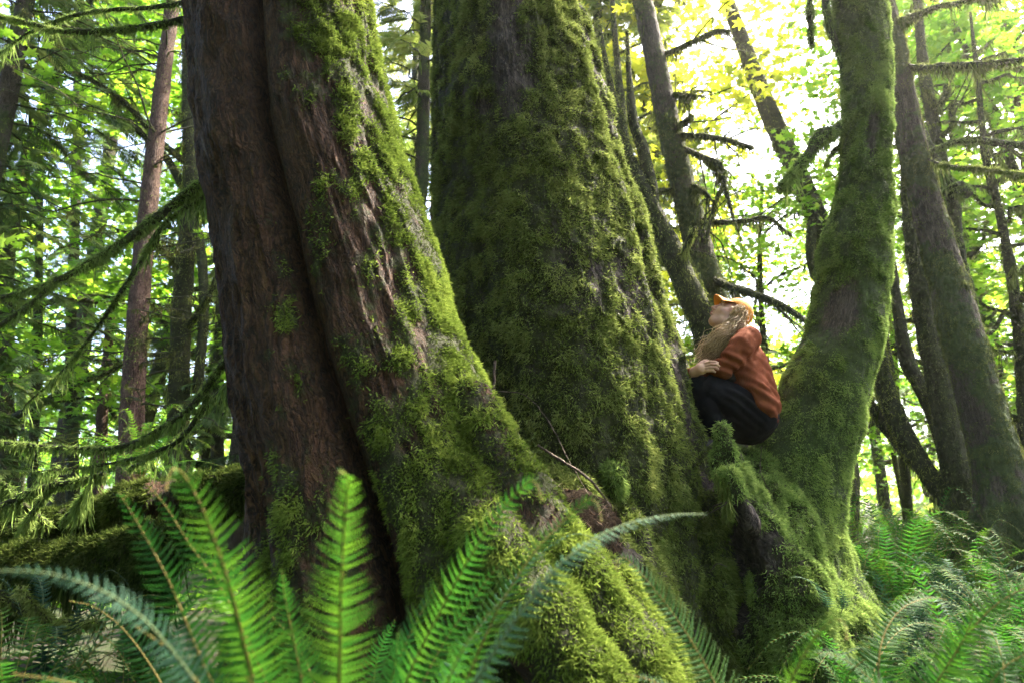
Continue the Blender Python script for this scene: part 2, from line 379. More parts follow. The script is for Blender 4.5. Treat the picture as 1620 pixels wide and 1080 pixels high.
def finish_trunk(Z, TH, Rr, cx, cyy, dispf, mossf, rmean):
    base = v3(cx[:, None] + Rr * np.cos(TH), cyy[:, None] + Rr * np.sin(TH), Z)
    U = TH * rmean; moss = mossf(base, TH, Z, U); d = dispf(base, TH, Z, U, moss)
    V = v3(cx[:, None] + (Rr + d) * np.cos(TH), cyy[:, None] + (Rr + d) * np.sin(TH), Z)
    nr, nc = Z.shape; F = grid_faces(nr, nc); N = vnormals(V.reshape(-1, 3), F)
    if (N.reshape(nr, nc, 3)[nr // 3, :, 0] * np.cos(TH[nr // 3])).sum() < 0: F = F[:, ::-1]; N = -N
    return V.reshape(-1, 3), F, N, moss.ravel(), np.stack([(U % 50).ravel(), Z.ravel()], -1)
def bark_disp(U, Z, fu, fv, amp, seed):
    wx = .25 * noise(v3(U * 2.2, Z * 1.3, 0.), seed) + .12 * noise(v3(U * 7, Z * 3, 0.), seed + 1)
    a = 1 - np.abs(noise(v3((U + wx * .35) * fu, Z * fv, 3.3), seed + 2)) * 2
    b = 1 - np.abs(noise(v3((U + wx * .2) * fu * 2.3, Z * fv * 2.6, 8.1), seed + 3)) * 2
    fl = noise(v3(U * fu * 1.6 + wx * 2, Z * fv * 3.4, 1.7), seed + 4)
    c = noise(v3((U + wx * .2) * fu * 4.6, Z * fv * 7, 5.5), seed + 6)
    return amp * (.55 * a + .3 * b + .35 * fl + .22 * c)
def cushion(base, seed, s1=9.0, s2=24.0):
    a = 1 - np.abs(noise(base * A(1, 1, .75) * s1, seed)) * 1.6; b = 1 - np.abs(noise(base * s2, seed + 1)) * 1.6
    return .62 * a + .38 * b
def facing(V, N):
    "how far a surface is turned to where people stand (south side), for spreading leaflets"
    d = unit(A(0, 0, .85) - V); return np.clip((N * d).sum(-1) * 1.2 + .55, .12, 1.0)

# ---- left: twin-fluted reddish spruce
ST = [(0, 299, 592, 3.0), (130, 305, 612, 3.0), (250, 314, 640, 3.0), (400, 345, 690, 3.0), (500, 356, 716, 3.0), (600, 366, 762, 3.0),
      (700, 382, 800, 3.0), (760, 392, 838, 3.0), (850, 398, 890, 3.0), (950, 392, 950, 3.0), (1080, 372, 1015, 3.0), (1150, 362, 1050, 3.0)]
def lobesL(TH, Z):
    low = ss(1.8, .1, Z)
    g0 = -np.pi / 2 - .10 + .07 * np.sin(Z * 2.1) + .05 * Z * 0
    r = 1 - (.25 + .09 * low) * np.exp(-(angd(TH, g0) / .095) ** 2) - .16 * np.exp(-(angd(TH, g0) / .34) ** 2)
    r = r - .07 * np.exp(-(angd(TH, g0 - .78 - .05 * np.sin(Z * 3)) / .12) ** 2)
    r = r - .08 * low * np.exp(-(angd(TH, g0 + .85 + .1 * Z) / .16) ** 2)
    r = r + (.10 * low) * np.exp(-(angd(TH, -.55) / .45) ** 2)
    return r + .02 * np.sin(TH * 3 + Z)
zz, th, Z, TH, Rr, cx, cyy = trunk_grid(ST, 8.0, 620, .0085, lobesL)
def mossL(b, TH, Z, U):
    side = np.clip(np.cos(angd(TH, .0)), -1, 1) * .62
    low = ss(2.6, .5, Z)
    rr_ = np.exp(-(angd(TH, -.55) / .55) ** 2) * low * .55
    n = fbm(b * A(1, 1, .5) * 3.4, 5, 11) * .5 + fbm(b * A(1, 1, .6) * 14, 3, 12) * .42
    return np.clip(.27 + side * .55 + rr_ + low * .14 + n * .68 - .35 * np.exp(-(angd(TH, -1.67) / .12) ** 2), 0, 1)
def dispL(b, TH, Z, U, m):
    k = ss(.45, .7, m); return bark_disp(U, Z, 16, 3.2, .024, 21) * (1 - .7 * k) + k * (.010 + .017 * cushion(b, 31, 13., 30.))
V, F, N, mo, uv = finish_trunk(Z, TH, Rr, cx, cyy, dispL, mossL, .5)
treeL = empty('spruce_tree', 'huge reddish brown trunk with a deep groove down its front, nearest on the left', 'tree', (-.6, 3.0, 0))
g = G(); g.add(V, F, moss=mo, uv=uv); rel(g.build('trunk', MAT['bark_red'], treeL))
g = G(); wt = ss(.36, .75, mo) ** 1.4 * facing(V, N) * (V[:, 2] < 4.2)
sprigs(g, V, N, wt, 190000, .017, .0045, .5, .75, 41)
o = rel(g.build('moss', MAT['moss_bright'], treeL)); o['kind'] = 'stuff'

# ---- middle: the broad moss-clad spruce
ST = [(0, 697, 905, 4.2), (130, 695, 944, 4.2), (250, 697, 974, 4.2), (340, 696, 1000, 4.2), (420, 690, 1022, 4.2), (500, 690, 1047, 4.2), (600, 688, 1082, 4.2),
      (700, 690, 1112, 4.2), (800, 690, 1128, 4.2), (900, 680, 1135, 4.2), (1042, 650, 1150, 4.2)]
def lobesM(TH, Z):
    low = ss(2.2, .0, Z)
    r = 1 + .03 * np.cos(TH * 5 + Z * .8) - .06 * np.exp(-(angd(TH, -np.pi / 2 - .05 - .1 * Z) / .13) ** 2) * ss(1.8, 3.6, Z)
    r = r - (.05 + .03 * low) * np.exp(-(angd(TH, -.62 + .05 * np.sin(Z * 3)) / .07) ** 2) - .05 * np.exp(-(angd(TH, -.36 + .05 * np.sin(Z * 4)) / .05) ** 2)
    return r - .06 * low * np.exp(-(angd(TH, -1.05) / .1) ** 2) + .03 * low * np.cos(TH * 7)
zz, th, Z, TH, Rr, cx, cyy = trunk_grid(ST, 11.0, 640, .0105, lobesM)
def mossM(b, TH, Z, U):
    n = fbm(b * A(1, 1, .5) * 3.0, 5, 51) * .45 + fbm(b * A(1, 1, .6) * 13, 3, 52) * .40
    bare = np.exp(-(angd(TH, -np.pi / 2 - .12) / .22) ** 2) * ss(2.6, 4.0, Z) * .6
    return np.clip(.72 + n * .66 - bare - .25 * np.exp(-(angd(TH, -.62) / .08) ** 2), 0, 1)
def dispM(b, TH, Z, U, m):
    k = ss(.42, .68, m); return bark_disp(U, Z, 9.0, 2.4, .034, 61) * (1 - .8 * k) + k * (.014 + .026 * cushion(b, 71, 10., 25.)) + .02 * noise(b * 3, 77)
V, F, N, mo, uv = finish_trunk(Z, TH, Rr, cx, cyy, dispM, mossM, .7)
treeM = empty('spruce_tree', 'broadest moss-covered conifer trunk, standing in the middle beside the crouching person', 'tree', (.35, 4.2, 0))
g = G(); g.add(V, F, moss=mo, uv=uv); rel(g.build('trunk', MAT['bark_dark'], treeM))
g = G(); wt = (.10 * mo + ss(.36, .72, mo)) * facing(V, N) * (V[:, 2] < 5.2)
sprigs(g, V, N, wt, 330000, .021, .0052, .62, .7, 81)
o = rel(g.build('moss', MAT['moss'], treeM)); o['kind'] = 'stuff'

# ---- right: the curved mossy trunk and its spreading base
ST = [(0, 1320, 1398, 4.3), (100, 1329, 1408, 4.3), (200, 1333, 1413, 4.28), (280, 1326, 1413, 4.26), (350, 1308, 1412, 4.25), (420, 1296, 1408, 4.24), (480, 1286, 1402, 4.23), (530, 1272, 1397, 4.22),
      (580, 1248, 1386, 4.2), (640, 1226, 1370, 4.2), (700, 1196, 1352, 4.2), (760, 1168, 1336, 4.2), (830, 1155, 1330, 4.2), (900, 1150, 1352, 4.2), (960, 1140, 1385, 4.2), (1042, 1120, 1420, 4.2)]
def lobesR(TH, Z):
    low = ss(.9, .0, Z)
    return 1 + .03 * np.cos(TH * 3 + Z * 2) + low * (.06 * np.cos(TH * 5 + .8) - .05) - .035 * np.exp(-(angd(TH, -.75) / .2) ** 2) * ss(1.4, 2.2, Z)
zz, th, Z, TH, Rr, cx, cyy = trunk_grid(ST, 9.5, 460, .0085, lobesR, smooth=.14)
def mossR(b, TH, Z, U):
    n = fbm(b * A(1, 1, .5) * 2.6, 4, 91) * .45 + noise(b * 12, 92) * .15
    bare = .75 * np.exp(-(angd(TH, -2.15) / .5) ** 2) * np.exp(-((Z - 2.05) / .2) ** 2) + .6 * np.exp(-(angd(TH, -1.85) / .35) ** 2) * np.exp(-((Z - 3.25) / .3) ** 2)
    bare = bare + .38 * np.exp(-(angd(TH, -.35) / .5) ** 2) * ss(1.5, 2.4, Z) * ss(4.6, 3.4, Z)
    return np.clip(.84 + n * .5 - bare, 0, 1)
def dispR(b, TH, Z, U, m):
    k = ss(.42, .66, m); return bark_disp(U, Z, 11, 3.2, .008, 101) * (1 - .7 * k) + k * (.008 + .016 * cushion(b, 111, 11., 27.)) + .02 * noise(b * 3.2, 117)
V, F, N, mo, uv = finish_trunk(Z, TH, Rr, cx, cyy, dispR, mossR, .3)
treeR = empty('curved_tree', 'green mossy trunk curving up from the root mound, right of the crouching person', 'tree', (2.0, 4.2, 0))
g = G(); g.add(V, F, moss=mo, uv=uv); rel(g.build('trunk', MAT['bark_grey'], treeR))
g = G(); wt = ss(.42, .68, mo) * facing(V, N) * (V[:, 2] < 5.2)
sprigs(g, V, N, wt, 170000, .016, .0045, .55, .75, 121)
o = rel(g.build('moss', MAT['moss_green'], treeR)); o['kind'] = 'stuff'

# ================================================================ roots and nurse stump (smooth blended solids)
def mossy_solid(fn, lo, hi, h, parent, name, mat, mossmat, nsp, seed, amp=.03, mossbias=.7, ln=.028, wd=.006, bare=None):
    V, F = surfnets(fn, lo, hi, h); N = vnormals(V, F)
    mo = np.clip(mossbias + fbm(V * 3.0, 4, seed) * .55 + .15 * N[:, 2], 0, 1)
    if bare is not None: mo = np.clip(mo - bare(V), 0, 1)
    k = ss(.4, .65, mo)
    V = V + N * ((fbm(V * A(1, 1, .6) * 9, 3, seed + 5) * .5 + (1 - k) * noise(V * A(30, 30, 9), seed + 9) * .3 + k * (cushion(V, seed + 1, 11., 26.) - .3) * .6) * amp)[:, None]
    N = vnormals(V, F)
    g = G(); g.add(V, F, moss=mo, uv=np.stack([V[:, 0] + V[:, 1], V[:, 2]], -1)); o = rel(g.build(name, mat, parent))
    g = G(); sprigs(g, V, N, k * facing(V, N), nsp, ln, wd, .6, .7, seed + 2)
    m_ = rel(g.build('moss', mossmat, o if parent is None else parent)); m_['kind'] = 'stuff'
    return V, N, mo, o
# roots of the left tree: ridges running down to the right and left
rp = [P(742, 640, 2.72), P(820, 790, 2.62), P(905, 930, 2.5), P(985, 1060, 2.42), P(1060, 1180, 2.35)]
rp2 = [P(700, 700, 2.66), P(770, 860, 2.45), P(860, 990, 2.30), P(930, 1100, 2.2), P(990, 1220, 2.12)]
rp3 = [P(880, 850, 2.85), P(960, 930, 2.75), P(1030, 1040, 2.68), P(1075, 1150, 2.6)]
rp4 = [P(470, 790, 2.66), P(440, 900, 2.58), P(415, 1000, 2.42), P(390, 1180, 2.3)]
def fL(X):
    d = sd_chain(X, rp, [.10, .13, .14, .14, .13], .06)
    d = smin(d, sd_chain(X, rp2, [.08, .12, .13, .12, .12], .06), .035)
    d = smin(d, sd_chain(X, rp3, [.06, .10, .10, .10], .05), .03)
    return smin(d, sd_chain(X, rp4, [.03, .06, .09, .12], .05), .06)
mossy_solid(fL, (-1.35, 1.9, -.1), (1.0, 3.1, 1.5), .014, treeL, 'root', MAT['bark_red'], MAT['moss_bright'], 75000, 200, .022, .72, .022, .005)
# roots of the middle tree
def fM(X):
    d = sd_chain(X, [P(1085, 620, 4.1), P(1104, 720, 3.95), P(1118, 820, 3.85), P(1120, 950, 3.75), P(1130, 1090, 3.7)], [.05, .10, .13, .14, .16], .08)
    d = smin(d, sd_chain(X, [P(970, 740, 3.55), P(985, 850, 3.42), P(1010, 960, 3.3), P(1040, 1100, 3.2)], [.05, .12, .16, .18], .08), .06)
    d = smin(d, sd_chain(X, [P(840, 700, 3.5), P(900, 800, 3.3), P(960, 920, 3.2), P(1000, 1060, 3.1)], [.05, .12, .17, .18], .08), .06)
    return d
mossy_solid(fM, (-.1, 2.7, -.1), (1.6, 4.4, 1.9), .017, treeM, 'root', MAT['bark_dark'], MAT['moss'], 60000, 220, .04, .62, .03, .006)
# small mossy burl and crook on the middle tree
def fB(X):
    return smin(sd_chain(X, [P(972, 730, 3.52), P(968, 752, 3.38), P(974, 775, 3.36)], [.05, .06, .03], .03), sd_cap(X, P(985, 735, 3.5), P(950, 760, 3.42), .05, .04), .03)
mossy_solid(fB, (.3, 3.2, .9), (.8, 3.65, 1.35), .01, treeM, 'burl', MAT['bark_dark'], MAT['moss_green'], 9000, 235, .02, .95, .03, .005)
# the old root mound / stump between the two trees, with its snag
stump = empty('nurse_stump', 'dark decayed stump with a mossy pointed snag, below the crouching person', 'stump', (1.35, 3.9, 0))
S = [P(1140, 692, 3.62), P(1150, 735, 3.62), P(1178, 800, 3.62), P(1215, 860, 3.6), P(1255, 930, 3.55), P(1275, 1060, 3.5)]
def fS(X):
    d = sd_chain(X, [P(1141, 678, 3.60), P(1150, 728, 3.60), P(1180, 790, 3.64), P(1212, 850, 3.6), P(1250, 930, 3.55), P(1262, 1080, 3.5)], [.022, .062, .085, .10, .13, .17], .05)
    d = smin(d, sd_chain(X, [P(1136, 748, 3.52), P(1150, 752, 3.5), P(1190, 830, 3.5)], [.022, .03, .05], .02), .015)
    d = smin(d, sd_ell(X, P(1190, 860, 4.0), (.36, .34, .42)), .10)
    d = smin(d, sd_ell(X, P(1225, 1000, 3.95), (.46, .46, .36)), .12)
    d = smin(d, sd_ell(X, P(1310, 1010, 4.1), (.34, .4, .24)), .10)
    d = smin(d, sd_ell(X, P(1170, 745, 4.12), (.24, .22, .12)), .06)
    # hollow
    e = sd_chain(X, [P(1132, 800, 3.3), P(1150, 880, 3.2), P(1175, 1000, 3.1)], [.05, .12, .16], .05)
    return -smin(-d, e, .05)
mossy_solid(fS, (.85, 2.95, -.15), (2.75, 4.7, 1.6), .016, stump, 'stump_wood', MAT['bark_dark'], MAT['moss_green'], 150000, 250, .05, .70, .022, .005,
            bare=lambda V: .55 * ss(.28, .08, np.linalg.norm((V - P(1150, 900, 3.5)) * A(1, .5, .55), axis=1)))
# hanging moss from the snag
g = G(); q = spline(S[:4], 60); q2 = q + A(-.03, -.03, .01); strands(g, q2, np.ones(60), 500, .16, .008, 260)
q = spline([P(1136, 752, 3.48), P(1146, 760, 3.47), P(1152, 800, 3.48)], 30); strands(g, q, np.ones(30), 700, .16, .008, 261)
o = rel(g.build('hanging_moss', MAT['moss'], stump)); o['kind'] = 'stuff'
# ================================================================ foliage templates
def maple_leaf():
    o = [(-90, .12), (-62, .42), (-35, .34), (-8, .78), (14, .46), (42, .95), (66, .50), (90, 1.05)]
    pts = [(math.cos(R(a)) * r, math.sin(R(a)) * r) for a, r in o]; pts += [(-x, y) for x, y in pts[-2:0:-1]]
    V = [(0, .1, .03)] + [(x, y, -.10 * (x * x + y * y)) for x, y in pts]; n = len(pts)
    return np.array(V), [np.array([[0, 1 + i, 1 + (i + 1) % n] for i in range(n)])]
ML_V, ML_F = maple_leaf()
def spray_template(n=13, wmax=.42, seed=1):
    r = np.random.default_rng(seed); V = []; F = []
    def kite(a, d, L, w, dr):
        a = np.array(a, float); d = unit(np.array(d, float)); s = np.array([-d[1], d[0], 0]); k = len(V)
        V.extend([a - s * w * .3, a + s * w * .3, a + d * L * .45 + s * w * .5 + A(0, 0, dr * .2), a + d * L + A(0, 0, dr), a + d * L * .45 - s * w * .5 + A(0, 0, dr * .2)])
        F.append([k, k + 1, k + 2, k + 3]); F.append([k, k + 3, k + 4, k])
    for i in range(n):
        t = .06 + .9 * i / n; z = -.16 * t * t
        for sgn in (1, -1):
            L = wmax * math.sin(math.pi * (.18 + .8 * t)) ** .8 * (1 - .35 * t) * r.uniform(.7, 1.15)
            kite((t, 0, z), (math.cos(R(52)), sgn * math.sin(R(52)), 0), L, .055, -.10 * r.uniform(0, 1.5))
    kite((.0, 0, 0), (1, 0, 0), 1.0, .03, -.18)
    q = np.array([f for f in F if f[3] != f[0]]); t3 = np.array([f[:3] for f in F if f[3] == f[0]])
    return np.array(V), [q, t3]
SP = [spray_template(seed=k) for k in range(3)]
def basis(x, up):
    x = unit(x); y = unit(np.cross(up, x)); return np.stack([x, y, np.cross(x, y)], -1)
def leaf_pads(g, centers, rad, per, size, seed):
    r = np.random.default_rng(seed); n = len(centers) * per; c = np.repeat(centers, per, 0); rd = np.repeat(np.broadcast_to(rad, (len(centers),)), per)
    a = r.random(n) * 6.283; q = np.sqrt(r.random(n)) * rd
    p = c + np.stack([np.cos(a) * q, np.sin(a) * q, r.normal(size=n) * .10 - q * q * .12], -1)
    z = unit(r.normal(size=(n, 3)) * .38 + A(0, 0, 1)); yv = r.normal(size=(n, 3)); x = unit(np.cross(yv, z)); y = np.cross(z, x)
    tint = np.clip(.5 + .3 * noise(p * .9, seed) + .16 * r.normal(size=n), 0, 1)
    g.inst(ML_V, ML_F, p, np.stack([x, y, z], -1), size * (.6 + .7 * r.random(n)), tint)
def sprays(g, pos, dirs, size, seed, droop=.25):
    r = np.random.default_rng(seed); d = unit(dirs + A(0, 0, -droop) * 1.0); up = unit(r.normal(size=pos.shape) * .22 + A(0, 0, 1))
    Rm = basis(d, up); k = r.integers(0, 3, len(pos)); tint = np.clip(.5 + .3 * noise(pos * 1.1, seed) + .15 * r.normal(size=len(pos)), 0, 1)
    for j in range(3):
        mk = k == j
        if mk.any(): g.inst(SP[j][0], SP[j][1], pos[mk], Rm[mk], np.broadcast_to(size, (len(pos),))[mk], tint[mk])
def put_tube(pts, rad, name, mat, parent, ns=8, bump=.0, bs=8, seed=0, n=None, moss=.8, mossmat=None, nsp=0, ln=.04, wd=.01, hang=0, hl=.15, hw=.01, hm='hang', mossn=1.0):
    pts = np.asarray(pts, float); n = n or max(8, len(pts) * 6)
    q = spline(np.column_stack([pts, np.broadcast_to(rad, (len(pts),))]), n); V, F, N, uv = tube(q[:, :3], np.maximum(q[:, 3], .001), ns, bump, bs, seed)
    mo = np.clip(moss + mossn * .5 * fbm(V * 2.5, 3, seed + 3), 0, 1) if moss else 0.0
    g = G(); g.add(V, F, moss=mo, uv=uv); o = rel(g.build(name, mat, parent))
    if nsp:
        g = G(); sprigs(g, V, N, ss(.35, .6, mo) + .02 if moss else np.ones(len(V)), nsp, ln, wd, .7, .6, seed + 1, jit=.25 * float(q[:, 3].max()), simple=True)
        if hang: strands(g, V - A(0, 0, .0), np.clip(-N[:, 2], 0, 1) * (.06 + np.clip(noise(V * 4, seed) + .1, 0, 1) ** 1.5), hang, hl, hw, seed + 2)
        k = rel(g.build('moss', mossmat or MAT['moss'], o)); k['kind'] = 'stuff'
    elif hang:
        g = G(); strands(g, V, np.clip(-N[:, 2], 0, 1) * (.06 + np.clip(noise(V * 4, seed) + .1, 0, 1) ** 1.5), hang, hl, hw, seed + 2)
        k = rel(g.build('hanging_moss', MAT[hm], o)); k['kind'] = 'stuff'
    return q, o
def pix(L, r_=None):
    "list of (px, py, Y, radius px) -> world points and radii"
    return np.array([P(a, b, c) for a, b, c, d in L]), np.array([d * c / F_PX / math.hypot(1, (a - 810) / F_PX) for a, b, c, d in L])
def stem(parent, L, name='trunk', mat='bark_mossy', **kw):
    p, r = pix(L); return put_tube(p, r, name, MAT[mat], parent, **kw)

# ---- limbs of the left spruce
LIMBS = [
    ([(345, 275, 2.95, 17), (300, 305, 2.9, 13), (225, 362, 2.8, 11), (150, 412, 2.75, 9), (70, 452, 2.7, 7), (-40, 480, 2.65, 6), (-160, 500, 2.6, 3)], 9000, 500, .10),
    ([(90, 440, 2.72, 7), (50, 480, 2.68, 7), (0, 515, 2.65, 6), (-90, 575, 2.6, 3)], 2500, 150, .08),
    ([(345, 300, 3.1, 9), (300, 325, 3.15, 7), (255, 360, 3.2, 6), (215, 425, 3.25, 5), (160, 510, 3.3, 4), (100, 585, 3.35, 3), (40, 640, 3.4, 2)], 5000, 1100, .13),
    ([(390, 530, 3.2, 12), (350, 580, 3.3, 10), (300, 645, 3.35, 8), (250, 680, 3.4, 7), (190, 706, 3.45, 6), (110, 708, 3.5, 6), (0, 700, 3.55, 5), (-100, 690, 3.6, 3)], 6500, 2600, .19),
    ([(330, 625, 3.35, 6), (290, 690, 3.4, 5), (240, 716, 3.4, 4), (160, 735, 3.45, 3), (60, 745, 3.5, 2)], 1500, 900, .15),
    ([(380, 585, 3.4, 8), (330, 640, 3.6, 6), (275, 700, 3.8, 5), (205, 740, 4.0, 4)], 1500, 900, .17),
    ([(325, 20, 3.0, 12), (270, 36, 3.05, 9), (180, 48, 3.1, 8), (100, 50, 3.15, 7), (50, 38, 3.2, 6), (-60, 10, 3.3, 4)], 6000, 700, .09),
    ([(325, 0, 3.3, 8), (240, 12, 3.4, 6), (140, 20, 3.5, 5), (60, 45, 3.6, 4), (0, 85, 3.7, 3)], 2500, 1200, .14)]
for k, (L, nsp, hg, hl) in enumerate(LIMBS):
    L = [(a, b, c, d * .72) for a, b, c, d in L]; hg = int(hg * .35)
    stem(treeL, L, 'branch', 'bark_mossy', ns=10, bump=.006, bs=22, seed=300 + k * 7, n=60, mossmat=MAT['moss_green'], nsp=nsp, ln=.02, wd=.004, hang=hg, hl=hl, hw=.006)
# mossy stub limbs and drooping beards of the curved tree
for k, (L, nsp, hg) in enumerate([
    ([(1345, 190, 4.3, 9), (1318, 208, 4.2, 9), (1300, 214, 4.15, 13), (1282, 240, 4.1, 9), (1258, 270, 4.05, 8), (1234, 297, 4.0, 5)], 5000, 700),
    ([(1335, 225, 4.3, 4), (1318, 240, 4.3, 4), (1306, 262, 4.3, 2)], 500, 100),
    ([(1283, -40, 4.0, 5), (1281, 20, 4.0, 5), (1284, 72, 4.0, 5)], 1500, 300),
    ([(1305, -30, 4.25, 6), (1308, 20, 4.25, 7), (1322, 70, 4.28, 7), (1335, 100, 4.3, 6)], 1500, 300)]):
    stem(treeR, L, 'branch', 'bark_mossy', ns=10, bump=.008, bs=20, seed=360 + k * 7, n=40, mossmat=MAT['moss_green'], nsp=nsp, ln=.03, wd=.006, hang=hg, hl=.12, hw=.007)

# ---- big leaning trunk on the right
t = empty('leaning_tree', 'large straight brown trunk leaning left, fern-ringed foot, at the right', 'tree', tuple(P(1590, 930, 6.5)))
L = [(1380, -60, 6.9, 24), (1410, 60, 6.85, 25), (1437, 200, 6.8, 29), (1462, 310, 6.75, 33), (1493, 420, 6.7, 37), (1523, 530, 6.6, 42), (1552, 640, 6.55, 45), (1578, 740, 6.5, 50), (1592, 830, 6.45, 60), (1598, 900, 6.4, 78), (1602, 960, 6.35, 104), (1604, 1010, 6.3, 130)]
p, r = pix(L); r = r * .84; q = spline(np.column_stack([p, r]), 330)
V, F, N, uv = tube(q[:, :3], q[:, 3], 150)
mo = np.clip(.46 + .36 * ss(2.2, .3, V[:, 2]) + .22 * N[:, 0] * ss(3, 1, V[:, 2]) + fbm(V * 3, 4, 405) * .5 + noise(V * 12, 406) * .2, 0, 1)
U = uv[:, 0]; k = ss(.45, .7, mo); fl = ss(1.1, .2, V[:, 2]); an = np.arctan2(N[:, 1], N[:, 0])
V = V + N * (bark_disp(U, uv[:, 1], 12, 3.5, .010, 411) * (1 - .6 * k) + k * .02 * cushion(V, 415, 9, 22) + fl * .10 * np.cos(an * 5 + .4))[:, None]
N = vnormals(V, F[0]); g = G(); g.add(V, F, moss=mo * .9 + .1, uv=uv); rel(g.build('trunk', MAT['bark_grey'], t))
g = G(); sprigs(g, V, N, (.3 + ss(.4, .65, mo)) * facing(V, N), 150000, .022, .0075, .6, .6, 421); o = rel(g.build('moss', MAT['moss_brown'], t)); o['kind'] = 'stuff'
for k, L in enumerate([[(1415, 100, 6.8, 7), (1450, 108, 6.7, 8), (1490, 106, 6.5, 8), (1550, 102, 6.4, 7), (1625, 94, 6.2, 6), (1720, 80, 6.0, 4)],
                       [(1405, 35, 6.8, 6), (1440, 28, 6.7, 6), (1480, 12, 6.6, 5), (1530, 2, 6.5, 4), (1600, -20, 6.4, 3)],
                       [(1462, 250, 6.7, 3), (1500, 262, 6.4, 3), (1560, 268, 6.2, 2), (1620, 275, 6.0, 1.5)]]):
    stem(t, L, 'branch', 'bark_mossy', ns=9, bump=.012, bs=14, seed=430 + k * 7, n=40, nsp=2500, ln=.04, wd=.01, hang=700, hl=.20, hw=.012, mossmat=MAT['moss'])

def simple_tree(name, label, L, mat='bark_mossy', mossmat='moss_far', nsp=6000, branches=(), hang=200, group=None, crown=None, ns=14, seed=500, moss=.8, n=90, ln=.032, wd=.009, bh=.18, cat='tree', bump=.02, extra=None):
    b = L[-1]; base = P(b[0], b[1], b[2]); t = empty(name, label, cat, (base[0], base[1], 0), group)
    q, o = stem(t, L, 'trunk', mat, ns=ns, bump=bump, bs=6, seed=seed, n=n, moss=moss, mossmat=MAT[mossmat], nsp=nsp, ln=ln, wd=wd, hang=hang, hl=.3, hw=.018)
    for k, bl in enumerate(branches):
        qb, ob = stem(t, bl, 'branch', 'bark_mossy', ns=7, bump=.012, bs=10, seed=seed + 11 + k * 5, n=30, mossmat=MAT[mossmat], nsp=900, ln=ln, wd=wd, hang=int(hang * .5) + 90, hl=bh, hw=.010)
        rb = np.random.default_rng(seed + k)
        for e in range(4 if bl[0][3] < 9 else 0):
            i0 = int(rb.uniform(8, 27)); dd = unit(qb[min(i0 + 2, 29), :3] - qb[i0, :3]) + rb.normal(size=3) * .75; Lb = rb.uniform(.2, .6); a0 = qb[i0, :3]
            put_tube(np.array([a0, a0 + dd * Lb * .4 + rb.normal(size=3) * .04, a0 + dd * Lb * .75 + A(0, 0, -.06) + rb.normal(size=3) * .05, a0 + dd * Lb + A(0, 0, -.15)]), A(.012, .009, .006, .003), 'twig', MAT['bark_mossy'], ob, ns=5, seed=seed + e * 3 + k, n=12, nsp=120, ln=.025, wd=.008, hang=60, hl=.12, hw=.008)
    return t, q
def radial(q, side, i, length, up=.1, sag=.3, r0=.02, rnd=None):
    "a limb that leaves a stem path q at index i"
    a = q[i, :3]; d = unit(A(side[0], side[1], up)); n = 6; s = np.linspace(0, 1, n)[:, None]
    p = a + d * s * length + A(0, 0, -1) * sag * length * s ** 2
    if rnd is not None: p[1:] += rnd.normal(size=(n - 1, 3)) * .035 * length
    return p, np.linspace(r0, .004, n)

# ---- thin reddish conifer at left with its dead twigs
t, q = simple_tree('spruce_tree', 'slim pinkish bare trunk bristling with dead twigs, left of the great grooved trunk',
    [(300, -160, 8.2, 12), (273, 10, 8.2, 13), (255, 150, 8.15, 15), (238, 300, 8.1, 16), (222, 450, 8.05, 18), (212, 600, 8.0, 20), (206, 740, 8.0, 22), (205, 860, 8.0, 24), (205, 960, 8.0, 28)], 'bark_pink', nsp=3500, moss=.16, hang=60, seed=520, ns=26, n=200, ln=.03, wd=.008, bump=.012)
r5 = np.random.default_rng(5)
for k in range(46):
    i = int(r5.uniform(25, 185)); a = r5.uniform(0, 6.283); p, rr = radial(q, (math.cos(a) * 1.2, math.sin(a) * .6 - .2), i, r5.uniform(.7, 2.4), r5.uniform(-.05, .45), r5.uniform(.0, .35), r5.uniform(.008, .016), r5)
    put_tube(p, rr, 'twig', MAT['bark_mossy'], t, ns=5, seed=530 + k, n=16, moss=.5, hang=90 if k % 2 else 220, hl=.10, hw=.008)
    if k % 2 == 0:
        for e in range(3):
            j = 1 + e; s_ = unit(np.cross(p[-1] - p[0], A(0, 0, 1))) * (1 if e % 2 else -1); e1 = p[j] + (s_ * .4 + unit(p[-1] - p[0]) * .5) * r5.uniform(.3, .8)
            put_tube(np.array([p[j], (p[j] + e1) / 2 + A(0, 0, -.03), e1]), A(.006, .005, .002), 'twig', MAT['bark_mossy'], t, ns=4, seed=600 + k, n=7, moss=.5, hang=50, hl=.09, hw=.007)
# slimmer trunks low at left
simple_tree('spruce_tree', 'thin reddish trunk seen low under the drooping mossy limb at left', [(178, 480, 13, 7), (170, 560, 13, 8), (163, 640, 13, 9), (158, 720, 13, 10), (152, 800, 13, 11), (150, 860, 13, 11)], 'bark_pink', nsp=800, moss=.15, hang=30, seed=700)
